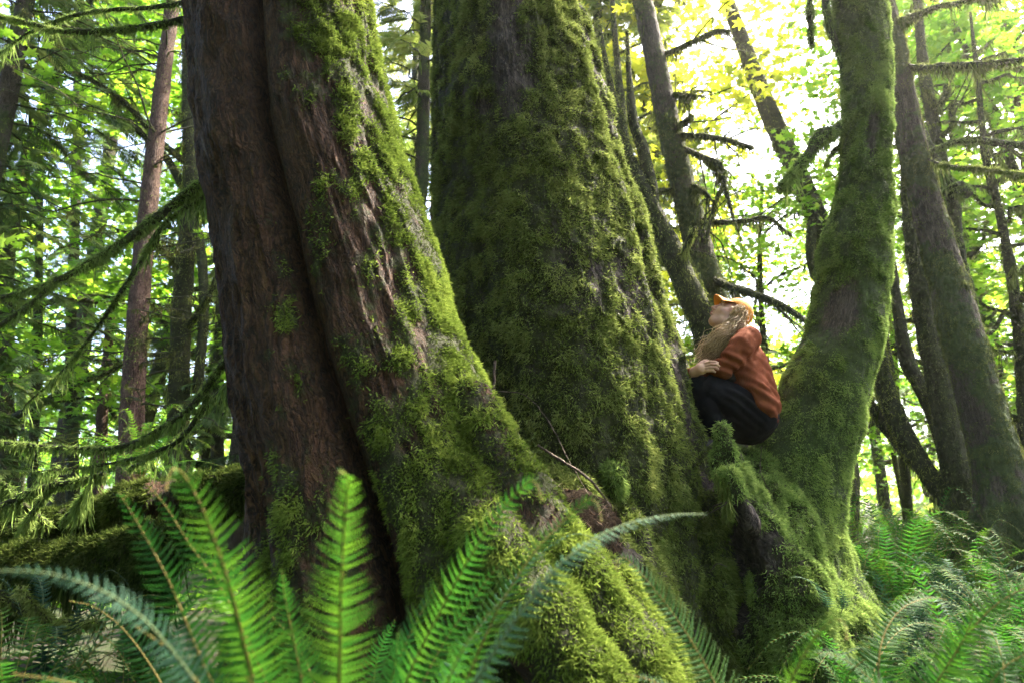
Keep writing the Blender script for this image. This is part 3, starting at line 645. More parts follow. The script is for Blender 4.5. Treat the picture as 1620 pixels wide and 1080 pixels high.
# mossy maples behind the left tree
simple_tree('maple_tree', 'mossy forked maple just left of the great grooved trunk',
    [(298, 60, 10, 12), (300, 180, 10, 14), (303, 280, 10, 15), (296, 380, 10, 16), (288, 480, 10, 17), (284, 580, 10, 18), (282, 700, 10, 20), (282, 860, 10, 24)], nsp=9000, seed=720, hang=600,
    branches=[[(300, 330, 10, 9), (318, 400, 9.8, 9), (322, 500, 9.8, 9), (312, 620, 9.9, 9)], [(290, 430, 10, 7), (262, 400, 9.8, 5), (235, 385, 9.7, 4)], [(296, 520, 10, 6), (330, 470, 9.6, 6), (345, 430, 9.5, 4)],
              [(296, 260, 10, 7), (250, 220, 9.8, 6), (200, 165, 9.6, 6), (150, 130, 9.5, 5), (122, 118, 9.5, 4)], [(292, 300, 10, 8), (262, 250, 10, 7), (215, 205, 10, 6), (170, 185, 10, 5)],
              [(286, 560, 10, 6), (250, 560, 9.7, 5), (215, 565, 9.5, 4), (150, 600, 9.4, 3)]])
# ---- centre group behind the person
tC, qC = simple_tree('conifer_tree', 'tall brown trunk rising behind the head of the crouching person', [(985, -160, 8, 17), (1012, -20, 8, 18), (1030, 60, 8, 19), (1050, 160, 8, 20), (1072, 260, 8, 22), (1095, 350, 8, 23), (1118, 440, 8, 25), (1140, 530, 8, 28), (1155, 640, 8, 30), (1165, 780, 8, 34), (1168, 880, 8, 40)],
    'bark_grey', nsp=16000, moss=.55, hang=250, seed=760, ns=26, n=200, ln=.03, wd=.01, mossmat='moss_brown', bump=.015,
    branches=[[(1045, 90, 8, 5), (1085, 72, 7.8, 5), (1130, 52, 7.6, 5), (1155, 50, 7.5, 4)], [(1062, 215, 8, 5), (1100, 215, 7.7, 5), (1150, 222, 7.4, 5), (1190, 235, 7.2, 4)],
              [(1070, 230, 8, 5), (1110, 248, 7.7, 5), (1140, 262, 7.5, 5), (1148, 300, 7.4, 4), (1160, 345, 7.4, 3)], [(1112, 250, 7.7, 4), (1142, 285, 7.6, 3), (1128, 330, 7.6, 3), (1118, 380, 7.5, 2)],
              [(1085, 290, 8, 5), (1110, 300, 7.7, 4), (1122, 312, 7.6, 3)], [(1060, 205, 8, 4), (1080, 195, 7.8, 4), (1095, 185, 7.7, 4)],
              [(1100, 345, 8, 5), (1135, 352, 7.6, 5), (1180, 350, 7.3, 4), (1215, 345, 7.1, 4), (1250, 372, 7.0, 3)], [(1125, 440, 8, 7), (1160, 455, 7.4, 7), (1200, 468, 7.0, 7), (1240, 485, 6.7, 6), (1276, 508, 6.5, 5)],
              [(1075, 300, 8, 4), (1040, 305, 8, 4), (1015, 310, 8, 3)], [(1055, 150, 8, 4), (1085, 150, 7.8, 4), (1100, 153, 7.7, 4)]], bh=.34)
simple_tree('maple_tree', 'yellow-mossed forked stem left of the tall brown trunk behind the person', [(948, 40, 7.6, 3), (962, 120, 7.6, 6), (978, 190, 7.6, 9), (990, 240, 7.6, 12), (1012, 290, 7.6, 15), (1040, 350, 7.6, 17), (1068, 410, 7.6, 20), (1095, 470, 7.6, 22), (1118, 530, 7.7, 24), (1135, 640, 7.8, 26), (1140, 880, 7.8, 30)],
    nsp=9000, seed=800, moss=.9, ns=20, n=120, branches=[[(1035, 345, 7.6, 13), (1030, 300, 7.6, 13), (1018, 240, 7.6, 11), (1003, 195, 7.6, 9), (996, 130, 7.6, 6), (992, 50, 7.6, 3)], [(1075, 420, 7.6, 6), (1088, 385, 7.3, 5), (1100, 360, 7.2, 4)]], mossmat='moss_far')
t, q = simple_tree('conifer_tree', 'short-branched mossy trunk glowing yellow right beside the broad central trunk', [(965, -40, 11, 3), (975, 80, 11, 6), (985, 200, 11, 9), (1000, 300, 11, 11), (1015, 400, 11, 13), (1025, 500, 11, 14), (1032, 620, 11, 15), (1036, 860, 11, 17)], nsp=5000, seed=830, moss=.85)
for k in range(26):
    i = 12 + k * 3; a = (0.15 if k % 2 else math.pi - .2) + r5.normal() * .4; p, rr = radial(q, (math.cos(a), -.3), min(i, 85), r5.uniform(.6, 1.3), .15, r5.uniform(0, .4), .03, r5)
    put_tube(p, rr, 'branch', MAT['bark_mossy'], t, ns=6, seed=840 + k, n=14, nsp=250, ln=.05, wd=.014, hang=110, hl=.22, hw=.015)
simple_tree('maple_tree', 'hazy mossy trunk leaning under the bright sky gap', [(1150, 0, 13, 12), (1195, 120, 13, 16), (1222, 190, 13, 18), (1255, 260, 13, 19), (1290, 340, 13, 19), (1310, 400, 13, 19), (1322, 500, 13, 20), (1330, 640, 13, 22), (1335, 850, 13, 24)], nsp=7000, seed=870, moss=.9,
    branches=[[(1285, 330, 13, 9), (1283, 400, 12.8, 9), (1290, 440, 12.8, 7)]])
# ---- right group
simple_tree('maple_tree', 'thick mossy stem directly left of the leaning brown trunk, foot in the ferns', [(1425, 60, 8.2, 8), (1432, 200, 8.2, 12), (1440, 330, 8.2, 15), (1452, 430, 8.2, 18), (1468, 520, 8.2, 21), (1490, 620, 8.1, 24), (1510, 720, 8.0, 26), (1528, 800, 8.0, 28), (1535, 870, 8.0, 32)], nsp=12000, seed=900, moss=.85, ns=20, n=110, mossmat='moss_brown')
tq, q = simple_tree('maple_tree', 'mossy maple of several arching stems left of the leaning brown trunk', [(1385, 240, 8.8, 6), (1374, 380, 8.6, 9), (1378, 505, 8.4, 12), (1388, 560, 8.4, 15), (1405, 625, 8.4, 16), (1432, 690, 8.3, 17), (1465, 745, 8.2, 17), (1498, 790, 8.1, 18), (1515, 840, 8.0, 20), (1520, 880, 8, 22)], nsp=9000, seed=930, moss=.9, ns=18, n=110,
    branches=[[(1368, 628, 8.6, 9), (1395, 665, 8.6, 11), (1430, 710, 8.5, 12), (1462, 745, 8.3, 13), (1490, 785, 8.2, 13)], [(1405, 380, 9.1, 6), (1415, 450, 9, 9), (1425, 520, 8.8, 11), (1435, 570, 8.7, 14), (1460, 620, 8.5, 14), (1480, 670, 8.3, 12), (1495, 730, 8.2, 11), (1505, 790, 8.1, 12)],
              [(1405, 470, 8.8, 8), (1398, 530, 8.6, 9), (1408, 590, 8.5, 9)]], mossmat='moss_far')
simple_tree('maple_tree', 'pale green mossy snag high up right of the leaning trunk', [(1448, -40, 9.5, 7), (1454, 40, 9.5, 9), (1460, 100, 9.5, 10), (1468, 150, 9.5, 12), (1478, 200, 9.5, 12), (1495, 300, 9.5, 14), (1505, 400, 9.5, 15), (1520, 520, 9.5, 16), (1545, 700, 9.5, 18), (1555, 850, 9.5, 20)], nsp=7000, seed=960, moss=1.0, mossmat='moss',
    branches=[[(1482, 175, 9.4, 7), (1496, 150, 9.3, 7), (1498, 135, 9.3, 6)], [(1490, 215, 9.4, 6), (1505, 200, 9.3, 5), (1505, 165, 9.2, 5)], [(1478, 165, 9.4, 6), (1462, 140, 9.3, 4)]])
simple_tree('maple_tree', 'dark crooked mossy stem where the low sun breaks through', [(1395, 30, 8.6, 12), (1430, 120, 8.6, 14), (1448, 190, 8.6, 13), (1475, 250, 8.6, 11), (1505, 300, 8.6, 12), (1510, 360, 8.6, 13), (1520, 420, 8.6, 12), (1545, 520, 8.6, 12), (1560, 640, 8.6, 13), (1580, 850, 8.6, 16)], nsp=7000, seed=990, moss=.85,
    branches=[[(1508, 300, 8.5, 12), (1520, 298, 8.4, 13), (1532, 308, 8.3, 10)], [(1500, 225, 8.4, 6), (1540, 222, 8.2, 8), (1575, 226, 8, 8), (1630, 232, 7.8, 9)], [(1470, 240, 8.4, 4), (1510, 225, 8.2, 5), (1545, 222, 8.1, 6)]], mossmat='moss_green')
simple_tree('conifer_tree', 'reddish trunk in the top right corner of the wood', [(1560, -60, 12, 18), (1580, 20, 12, 19), (1600, 80, 12, 20), (1622, 160, 12, 21), (1650, 300, 12, 22), (1700, 850, 12, 26)], 'bark_pink', nsp=1500, seed=1020, moss=.3)
simple_tree('conifer_tree', 'slim reddish trunk behind maple leaves at upper right', [(1555, 40, 15, 9), (1575, 120, 15, 10), (1598, 170, 15, 11), (1620, 220, 15, 12), (1680, 850, 15, 14)], 'bark_pink', nsp=800, seed=1040, moss=.3)
t, q = simple_tree('conifer_tree', 'bristly moss-hung tree at the right edge below the sun', [(1535, 20, 9, 3), (1548, 140, 9, 5), (1560, 250, 9, 7), (1580, 330, 9, 8), (1598, 420, 9, 10), (1612, 520, 9, 12), (1622, 640, 9, 14), (1630, 850, 9, 18)], nsp=4000, seed=1060, moss=.9)
for k in range(34):
    i = 8 + int(k * 2.3); a = r5.uniform(0, 6.283); p, rr = radial(q, (math.cos(a), math.sin(a) * .5 - .2), min(i, 85), r5.uniform(.5, 1.3), r5.uniform(.0, .5), r5.uniform(-.2, .5), .03, r5)
    put_tube(p, rr, 'branch', MAT['bark_mossy'], t, ns=6, seed=1070 + k, n=14, nsp=260, ln=.05, wd=.014, hang=140, hl=.22, hw=.014)
# thin stems far in the clearing
for k, (a, b, c, d, Yd, lb) in enumerate([(1418, 640, 1436, 820, 15, 'slim mossy stem in the sunlit clearing, left of the arching stems'), (1345, 690, 1352, 815, 18, 'thin pale stem at the mossy trunk foot, far in the clearing'),
                                     (1375, 560, 1432, 812, 17, 'very thin dark stem slanting across the sunlit clearing'), (1330, 640, 1338, 830, 12, 'stout mossy stem half hidden behind the curved trunk')]):
    rp_ = 5 if k == 2 else (13 if k == 3 else 9)
    simple_tree('maple_tree', lb, [(a - 6, b - 160, Yd, rp_ * .6), (a, b, Yd, rp_ * .8), ((a + c) / 2 + 3, (b + d) / 2, Yd, rp_), (c, d, Yd, rp_), (c, d + 20, Yd, rp_ * 1.2)], nsp=1500, seed=1120 + k * 9, hang=100, n=40, ns=8)
for k, (a, b, Yd, rp_, lb) in enumerate([(692, 190, 14, 6, 'thin reddish pole seen in the gap between the two great trunks'), (655, 330, 17, 8, 'dim mossy trunk between the two great trunks'), (120, 300, 16, 9, 'dark mossy trunk deep among the maple leaves at far left'),
                                     (352, 400, 13, 9, 'mossy stem showing against the left edge of the grooved trunk'), (60, 500, 14, 8, 'leaning mossy stem low at the left edge')]):
    simple_tree('conifer_tree', lb, [(a + 4, b - 320, Yd, rp_ * .7), (a, b, Yd, rp_), (a - 8, b + 250, Yd, rp_ * 1.1), (a - 4, 860, Yd, rp_ * 1.4)], 'bark_pink' if k == 0 else 'bark_mossy', nsp=2500, seed=1180 + k * 9, hang=250, n=60, ns=9, moss=.2 if k == 0 else .8)

# ================================================================ leafy trees: four kinds, built once and copied
def grow_maple(label, group, seed, h=13.0, r0=.2, nl=15, per=24, size=.13, lo=.16, mat='maple'):
    r = np.random.default_rng(seed); t = empty('maple_tree', label, 'tree', (0, 0, 0), group)
    ph = r.uniform(0, 6, 2); zz_ = np.linspace(-.2, h, 9); path = np.stack([np.sin(zz_ * .35 + ph[0]) * .4, np.cos(zz_ * .3 + ph[1]) * .4, zz_], -1); path[:, :2] -= path[0, :2]
    q, o = put_tube(path, np.linspace(r0, .05, 9), 'trunk', MAT['bark_mossy'], t, ns=10, bump=.03, bs=4, seed=seed, n=50, nsp=3500, ln=.08, wd=.02, hang=300, hl=.3, hw=.03)
    C = []; CR = []
    for k in range(nl):
        f = lo + (1 - lo) * (k + r.random()) / nl; i = int(f * 49); a = k * 2.4 + r.normal() * .4; Lg = (4.2 * (1 - f) + 1.6) * r.uniform(.8, 1.2)
        p, rr = radial(q, (math.cos(a), math.sin(a)), i, Lg, r.uniform(.25, .8), r.uniform(.05, .3), .07 * (1 - f) + .03, r)
        put_tube(p, rr, 'branch', MAT['bark_mossy'], t, ns=6, seed=seed + k, n=16, bump=.01, nsp=350, ln=.08, wd=.022, hang=120, hl=.3, hw=.025)
        for s in (2, 3, 4, 5):
            for e in range(5):
                C.append(p[s] + r.normal(size=3) * A(.8, .8, .32) * (.5 + .14 * s)); CR.append(r.uniform(.35, .75))
    g = G(); leaf_pads(g, np.array(C), np.array(CR), per, size, seed + 50); g.build('crown', MAT[mat], t, smooth=False)
    return t
def grow_conifer(label, group, seed, h=19.0, r0=.26, mat='needle', start=1.2, dens=1.0, reach=2.6, bare=False):
    r = np.random.default_rng(seed); t = empty('conifer_tree', label, 'tree', (0, 0, 0), group)
    zz_ = np.linspace(-.2, h, 8); path = np.stack([zz_ * .01 + .05 * np.sin(zz_), zz_ * -.01, zz_], -1)
    q, o = put_tube(path, np.linspace(r0, .04, 8), 'trunk', MAT['bark_grey'], t, ns=12, bump=.015, bs=4, seed=seed, n=60, moss=.45, nsp=2500, ln=.06, wd=.018)
    g = G(); gh = G(); z = start; k = 0; pos = []; dr = []; sz = []; hv = []
    rods = G()
    while z < h - .6:
        nb = 3 if z < h * .6 else 4
        for b in range(nb):
            a = k * 2.1 + b * 6.283 / nb + r.normal() * .3; f = z / h; Lg = reach * (1 - f) ** .7 * r.uniform(.65, 1.15) + .3; n = 9; s = np.linspace(0, 1, n)
            p0 = A(.01 * z, -.01 * z, z); d = A(math.cos(a), math.sin(a), 0)
            p = p0 + d * (s * Lg)[:, None] + A(0, 0, 1) * ((.12 * s - .42 * s ** 2) * Lg)[:, None] + r.normal(size=(n, 3)) * .03
            V, F, N, uv = tube(p, np.linspace(.022, .004, n), 5); rods.add(V, F, moss=.8, uv=uv)
            hv.append(p)
            sd = unit(np.cross(d, A(0, 0, 1)))
            for j in range(1, n):
                for sg in (-1, 1, 0):
                    if r.random() > dens * (.9 if j > 1 else .5): continue
                    if sg == 0 and j < n - 2: continue
                    pos.append(p[j]); dr.append(d * .75 + sd * sg * .8 + r.normal(size=3) * .15); sz.append(r.uniform(.38, .72) * (1.1 - .25 * s[j]))
        z += r.uniform(.32, .5); k += 1
    rods.build('branch', MAT['bark_mossy'], t)
    sprays(g, np.array(pos), np.array(dr), np.array(sz), seed, .28)
    hv = np.concatenate(hv); strands(g, hv, np.ones(len(hv)), 1500, .35, .02, seed)
    g.build('crown', MAT[mat], t, smooth=False); return t
GM = 'leafy maples standing behind the great trunks'; GC = 'feathery conifers standing behind the great trunks'
protoM = [grow_maple('', GM, 2001), grow_maple('', GM, 2002, 15, .22, 17, 22, .14, .12), grow_maple('', GM, 2003, 10, .13, 13, 24, .12, .10), grow_maple('', GM, 2004, 15, .2, 17, 24, .14, .2, 'maple_backlit')]
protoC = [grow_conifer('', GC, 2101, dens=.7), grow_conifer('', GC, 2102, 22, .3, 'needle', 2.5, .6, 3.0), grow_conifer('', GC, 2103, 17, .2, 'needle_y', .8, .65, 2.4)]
# kind, index, x at (px), Y, rotation, scale, label
PL = [('M', 0, 30, 13, 0, 1, 'leafy maple at the left edge with bright leaves low down'), ('M', 1, 190, 15, 1, 1, 'leafy maple whose bright leaves fill behind the slim pinkish trunk'),
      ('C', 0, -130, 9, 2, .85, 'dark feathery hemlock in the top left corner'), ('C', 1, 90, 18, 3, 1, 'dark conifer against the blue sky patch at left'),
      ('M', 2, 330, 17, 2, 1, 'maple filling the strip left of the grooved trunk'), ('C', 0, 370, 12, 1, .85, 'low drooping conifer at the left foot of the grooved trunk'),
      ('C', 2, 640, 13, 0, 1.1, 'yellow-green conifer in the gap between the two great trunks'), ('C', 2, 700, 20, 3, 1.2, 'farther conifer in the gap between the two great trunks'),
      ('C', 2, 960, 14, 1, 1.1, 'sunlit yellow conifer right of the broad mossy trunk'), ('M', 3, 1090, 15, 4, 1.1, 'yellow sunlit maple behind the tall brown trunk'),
      ('M', 3, 1010, 18, 2.5, .9, 'maple with golden backlight painted in, right beside the broad mossy trunk, high up'), ('C', 0, 1140, 26, 2, .8, 'tall dim conifer between the tall brown trunk and the sky gap'),
      ('M', 2, 1260, 14, .6, .75, 'small light-green maple close behind the curved mossy trunk'), ('M', 1, 1510, 13.5, 5, .85, 'large-leaved maple spreading right of the leaning trunk'),
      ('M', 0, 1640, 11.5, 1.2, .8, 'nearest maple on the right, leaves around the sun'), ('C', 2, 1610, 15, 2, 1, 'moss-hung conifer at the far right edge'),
      ('M', 2, 1470, 27, 3.3, 1, 'low maple glowing behind the arching stems'), ('M', 0, 1400, 26, 0.3, 1.1, 'distant maple above the fern clearing'),
      ('C', 1, 820, 22, 1, 1.1, 'tall conifer hidden mostly behind the broad mossy trunk'), ('M', 1, 520, 22, 2, 1, 'maple glimpsed past the top of the grooved trunk')]
used = set()
for kd, ix, px, Yd, rz, scl, lb in PL:
    pr = (protoM if kd == 'M' else protoC)[ix]; key = (kd, ix)
    o = pr if key not in used else copy_tree(pr); used.add(key)
    c = P(px, 800, Yd); o.location = (c[0], Yd, ground_z(np.array(c[0]), np.array(float(Yd)))); o.rotation_euler = (0, 0, rz); o.scale = (scl,) * 3; o['label'] = lb
# more trees farther back, alike from here
r6 = np.random.default_rng(66); far_lab = {'M': 'hazy leafy maple deep in the bright wood', 'C': 'hazy conifer deep in the bright wood'}
for k in range(9):
    Yd = r6.uniform(28, 48); xx = (-.85 + 1.7 * ((k * .618) % 1)) * Yd; kd = 'M' if k % 2 else 'C'; pr = (protoM if kd == 'M' else protoC)[k % 3]
    if xx > 6: continue
    saz = math.atan2(xx, Yd)
    if abs(saz - R(22)) < R(5): continue
    o = copy_tree(pr); o.location = (xx, Yd, 0); o.rotation_euler = (0, 0, r6.uniform(0, 6.3)); o.scale = (r6.uniform(.9, 1.3),) * 3; o['label'] = far_lab[kd]; o['group'] = 'distant maples' if kd == 'M' else 'distant conifers'
# unseen trees added behind and beside the viewer to keep skylight off the trunks
r10 = np.random.default_rng(8)
for k, (xx, yy, kd, ix, scl) in enumerate([(-6.5, 1.0, 'C', 0, 1.0), (-5.5, -3.0, 'C', 1, 1.0), (-2.5, -6.0, 'C', 0, 1.05), (2.0, -7.0, 'C', 1, 1.0), (6.0, -5.0, 'M', 1, 1.0), (-9.5, -1.0, 'M', 1, 1.1), (0, -11, 'C', 0, 1.1), (9.5, -1.5, 'C', 2, 1.0), (-8, -8, 'C', 1, 1.1), (6, -11, 'C', 0, 1.1)]):
    o = copy_tree((protoM if kd == 'M' else protoC)[ix]); o.location = (xx, yy, 0); o.rotation_euler = (0, 0, k * 1.3); o.scale = (scl,) * 3
    o['label'] = 'unseen tree added around the viewer to shade off skylight'; o['group'] = 'unseen shading trees around the viewer'
# far-off wood: one mass
g = G(); n = 52000; Yf = r6.uniform(45, 95, n); xf = r6.uniform(-1.15, 1.15, n) * Yf; zf = r6.random(n) ** 1.3 * 30
p = v3(xf, Yf, zf); keep = noise(p * A(.12, .12, .10), 70) + .6 * noise(p * .3, 71) > -.22 + .7 * ss(6, 24, zf); keep &= ~((np.abs(xf / Yf - .41) < .075 + .02 * noise(p * .4, 75)) & (zf / Yf > .26)); p = p[keep]; n = len(p)
z = unit(r6.normal(size=(n, 3)) * .7 + A(0, 0, 1)); g.inst(ML_V, ML_F, p, rotmats(z, r=r6), .45 + .4 * r6.random(n), np.clip(.5 + .35 * noise(p * .2, 73), 0, 1))
tag(g.build('far_woods', MAT['maple'], smooth=False), 'pale sunlit far-off wood closing the view', 'woods', kind='stuff')
# ================================================================ sword ferns
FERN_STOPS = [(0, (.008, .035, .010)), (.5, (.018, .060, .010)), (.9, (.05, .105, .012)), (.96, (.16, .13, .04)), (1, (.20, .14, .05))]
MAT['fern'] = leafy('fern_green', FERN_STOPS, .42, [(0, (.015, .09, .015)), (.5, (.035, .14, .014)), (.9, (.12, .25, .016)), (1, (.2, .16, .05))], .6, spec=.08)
MAT['fern_cool'] = leafy('fern_bluish_green', [(0, (.008, .028, .016)), (.5, (.022, .060, .032)), (.9, (.06, .13, .07)), (1, (.12, .14, .06))], .22, None, .65, spec=.08)
def pinna_template(n=7):
    "leaflet along +x, length 1, with a small ear at the base and finely toothed edge"
    V = []; F = []
    for i in range(n):
        t = i / (n - 1); wd = (.105 * (1 - t) ** .6 + .0) * (1.0 if i % 2 == 0 else .86); ear = .10 if i == 0 else (.05 if i == 1 else 0); x = t
        bend = .10 * t * t; z = -.14 * t * t
        V += [(x, wd + ear + bend, z - .012), (x, bend, z + .012), (x, -wd * .9 + bend, z - .012)]
        if i:
            a = (i - 1) * 3; b = i * 3; F += [[a, a + 1, b + 1, b], [a + 1, a + 2, b + 2, b + 1]]
    return np.array(V, float), [np.array(F)]
PN_V, PN_F = pinna_template(); PN_Vs, PN_Fs = pinna_template(4)
def frond(parent, ctrl, plen, mat='fern', pairs=40, up=None, seed=0, tint=.5, tipcurl=0.0, fold=.12, w0=.0032, bare=.14, simple=False, name='frond'):
    """ctrl: world points from base to tip; plen: longest leaflet; up: rough direction the upper face looks at"""
    r = np.random.default_rng(seed); n = 64; q = spline(np.asarray(ctrl, float), n)
    T = unit(np.gradient(q, axis=0)); upv = np.broadcast_to(A(0, -.3, 1.) if up is None else np.asarray(up, float), T.shape)
    S = unit(np.cross(T, upv)); N = np.cross(S, T)
    for _ in range(3): S[1:-1] = (S[:-2] + S[1:-1] * 2 + S[2:]) / 4
    S = unit(S); N = unit(np.cross(S, T))
    g = G(); V, F, _, uv = tube(q, np.linspace(w0, w0 * .25, n), 6); g.add(V, F, tint=.97)
    u = bare + (1 - bare) * (np.arange(pairs) + .5) / pairs; u = u ** .94; k = np.clip((u * (n - 1)).astype(int), 0, n - 2); f = (u * (n - 1) - k)[:, None]
    base = q[k] * (1 - f) + q[k + 1] * f; Tt, Ss, Nn = T[k], S[k], N[k]
    prof = np.minimum(1, ((u - bare) / .16 + .55)) * np.clip((1.02 - u) / .62, 0.03, 1) ** .8
    for sg in (1, -1):
        uu = base + r.normal(size=base.shape) * .0006; ang = R(17) + r.normal(size=pairs) * .05 + .30 * u ** 2
        d = Ss * sg * np.cos(ang)[:, None] + Tt * np.sin(ang)[:, None] + Nn * (fold + r.normal(size=pairs) * .07)[:, None]
        d = unit(d); y = unit(Tt - d * np.sum(Tt * d, 1, keepdims=True)); z = np.cross(d, y) * (1 if sg > 0 else 1)
        z = np.where((np.sum(z * Nn, 1) < 0)[:, None], -z, z)
        L = plen * prof * r.uniform(.86, 1.08, pairs) * np.where(r.random(pairs) < .03, r.uniform(.1, .6, pairs), 1)
        sp = np.linalg.norm(q[-1] - q[0]) * 1.05 / pairs
        sy = np.minimum(L * 1.35, sp * 2.35) 
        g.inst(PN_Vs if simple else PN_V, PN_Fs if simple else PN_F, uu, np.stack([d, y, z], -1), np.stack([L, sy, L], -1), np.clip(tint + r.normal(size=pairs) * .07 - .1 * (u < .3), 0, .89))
    return rel(g.build(name, MAT[mat], parent))
def pf(parent, L, plen_px, **kw):
    "frond through photo points [(px,py,Y)...] from base to tip"
    pts = np.array([P(*a) for a in L]); return frond(parent, pts, plen_px * L[len(L) // 2][2] / F_PX, **kw)

# ---- the nearest fern (left and centre of the foreground)
fa = empty('sword_fern', 'large blurred bright fern in front of the grooved trunk, lower left', 'fern', tuple(P(440, 1250, 1.15)))
face = A(.1, -1, .35)
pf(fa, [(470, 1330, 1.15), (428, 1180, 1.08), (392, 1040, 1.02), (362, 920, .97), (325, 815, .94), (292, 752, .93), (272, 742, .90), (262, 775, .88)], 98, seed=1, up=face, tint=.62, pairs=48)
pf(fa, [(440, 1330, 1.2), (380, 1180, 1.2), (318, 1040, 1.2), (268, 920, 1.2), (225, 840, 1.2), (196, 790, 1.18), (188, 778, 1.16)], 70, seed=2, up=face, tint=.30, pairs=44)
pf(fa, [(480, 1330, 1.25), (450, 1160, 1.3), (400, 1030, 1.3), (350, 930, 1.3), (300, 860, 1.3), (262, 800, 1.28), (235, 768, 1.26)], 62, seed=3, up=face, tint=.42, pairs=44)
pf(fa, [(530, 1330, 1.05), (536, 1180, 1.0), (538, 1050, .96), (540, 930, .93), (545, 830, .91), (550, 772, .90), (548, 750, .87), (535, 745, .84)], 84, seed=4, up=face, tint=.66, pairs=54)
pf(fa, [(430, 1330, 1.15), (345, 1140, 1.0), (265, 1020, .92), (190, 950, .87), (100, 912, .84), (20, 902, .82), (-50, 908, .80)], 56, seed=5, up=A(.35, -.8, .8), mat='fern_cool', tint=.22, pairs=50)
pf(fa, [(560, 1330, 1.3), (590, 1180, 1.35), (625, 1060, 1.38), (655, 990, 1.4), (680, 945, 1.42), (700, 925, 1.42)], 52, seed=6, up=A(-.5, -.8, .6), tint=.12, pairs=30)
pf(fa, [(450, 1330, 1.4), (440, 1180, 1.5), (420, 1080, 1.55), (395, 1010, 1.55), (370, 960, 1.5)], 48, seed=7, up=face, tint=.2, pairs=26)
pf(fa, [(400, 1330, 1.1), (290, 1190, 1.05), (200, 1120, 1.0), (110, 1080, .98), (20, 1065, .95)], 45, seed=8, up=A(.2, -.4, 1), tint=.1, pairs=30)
for k, (L, pl, ti) in enumerate([([(500, 1330, 1.2), (492, 1180, 1.2), (478, 1080, 1.2), (462, 1000, 1.2), (450, 940, 1.2), (446, 900, 1.18)], 60, .45), ([(420, 1330, 1.0), (370, 1180, .98), (320, 1090, .96), (270, 1030, .95), (215, 990, .93)], 52, .3),
                              ([(540, 1330, 1.3), (580, 1200, 1.3), (610, 1110, 1.3), (625, 1050, 1.3), (630, 1000, 1.28)], 60, .25), ([(410, 1330, 1.25), (330, 1200, 1.3), (250, 1130, 1.3), (170, 1110, 1.3)], 50, .2), ([(470, 1330, .95), (460, 1200, .93), (430, 1120, .92), (390, 1070, .9)], 60, .5)]):
    pf(fa, L, pl, seed=80 + k, up=A(-.1 + .1 * k, -1, .5), tint=ti, pairs=36)
for k, (L, pl, ti) in enumerate([([(330, 1330, 1.5), (300, 1180, 1.55), (255, 1080, 1.6), (200, 1000, 1.62), (150, 960, 1.6), (110, 950, 1.58)], 46, .15), ([(500, 1330, 1.5), (515, 1190, 1.55), (500, 1090, 1.6), (470, 1020, 1.62), (430, 975, 1.6)], 50, .2),
                              ([(600, 1330, 1.6), (600, 1190, 1.7), (590, 1100, 1.75), (600, 1030, 1.75), (625, 980, 1.72)], 46, .15), ([(360, 1330, 1.35), (390, 1190, 1.35), (395, 1090, 1.35), (385, 1000, 1.33), (360, 930, 1.3), (335, 885, 1.28)], 52, .3),
                              ([(520, 1330, .9), (560, 1200, .9), (590, 1140, .9), (610, 1100, .9)], 56, .55)]):
    pf(fa, L, pl, seed=95 + k, up=A(.2 - .1 * k, -1, .5), tint=ti, pairs=38)
fb = empty('sword_fern', 'bright foreground fern with fronds reaching right across the mossy roots', 'fern', tuple(P(680, 1260, 1.25)))
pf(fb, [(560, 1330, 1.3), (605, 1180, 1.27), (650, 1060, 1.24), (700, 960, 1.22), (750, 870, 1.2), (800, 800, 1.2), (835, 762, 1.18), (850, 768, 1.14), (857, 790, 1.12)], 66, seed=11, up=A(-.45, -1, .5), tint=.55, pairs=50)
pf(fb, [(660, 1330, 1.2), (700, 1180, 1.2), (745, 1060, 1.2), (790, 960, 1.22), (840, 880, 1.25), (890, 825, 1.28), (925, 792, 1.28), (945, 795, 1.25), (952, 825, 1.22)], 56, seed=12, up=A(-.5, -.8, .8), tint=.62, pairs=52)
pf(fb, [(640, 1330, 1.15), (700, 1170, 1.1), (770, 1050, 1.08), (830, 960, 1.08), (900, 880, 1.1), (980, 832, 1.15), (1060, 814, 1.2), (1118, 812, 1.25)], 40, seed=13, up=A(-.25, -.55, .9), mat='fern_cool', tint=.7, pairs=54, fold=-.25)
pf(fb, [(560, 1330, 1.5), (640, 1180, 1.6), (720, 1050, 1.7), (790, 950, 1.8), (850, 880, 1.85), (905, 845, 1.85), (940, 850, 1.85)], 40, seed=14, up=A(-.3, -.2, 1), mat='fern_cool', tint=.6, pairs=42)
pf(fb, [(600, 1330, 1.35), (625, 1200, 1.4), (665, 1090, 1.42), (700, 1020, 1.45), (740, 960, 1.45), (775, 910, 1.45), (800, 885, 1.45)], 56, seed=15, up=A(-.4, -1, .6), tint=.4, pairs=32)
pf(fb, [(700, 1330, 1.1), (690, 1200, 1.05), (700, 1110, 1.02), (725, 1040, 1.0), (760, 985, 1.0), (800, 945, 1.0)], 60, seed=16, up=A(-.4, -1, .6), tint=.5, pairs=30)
fc = empty('sword_fern', 'fern with one arching frond at the foot of the broad mossy trunk, lower centre right', 'fern', tuple(P(1180, 1300, 1.5)))
pf(fc, [(1200, 1330, 1.5), (1165, 1160, 1.5), (1120, 1060, 1.5), (1075, 985, 1.5), (1030, 925, 1.5), (995, 886, 1.5), (978, 884, 1.48), (974, 900, 1.47)], 58, seed=21, up=A(.6, -1, .35), tint=.5, pairs=50)
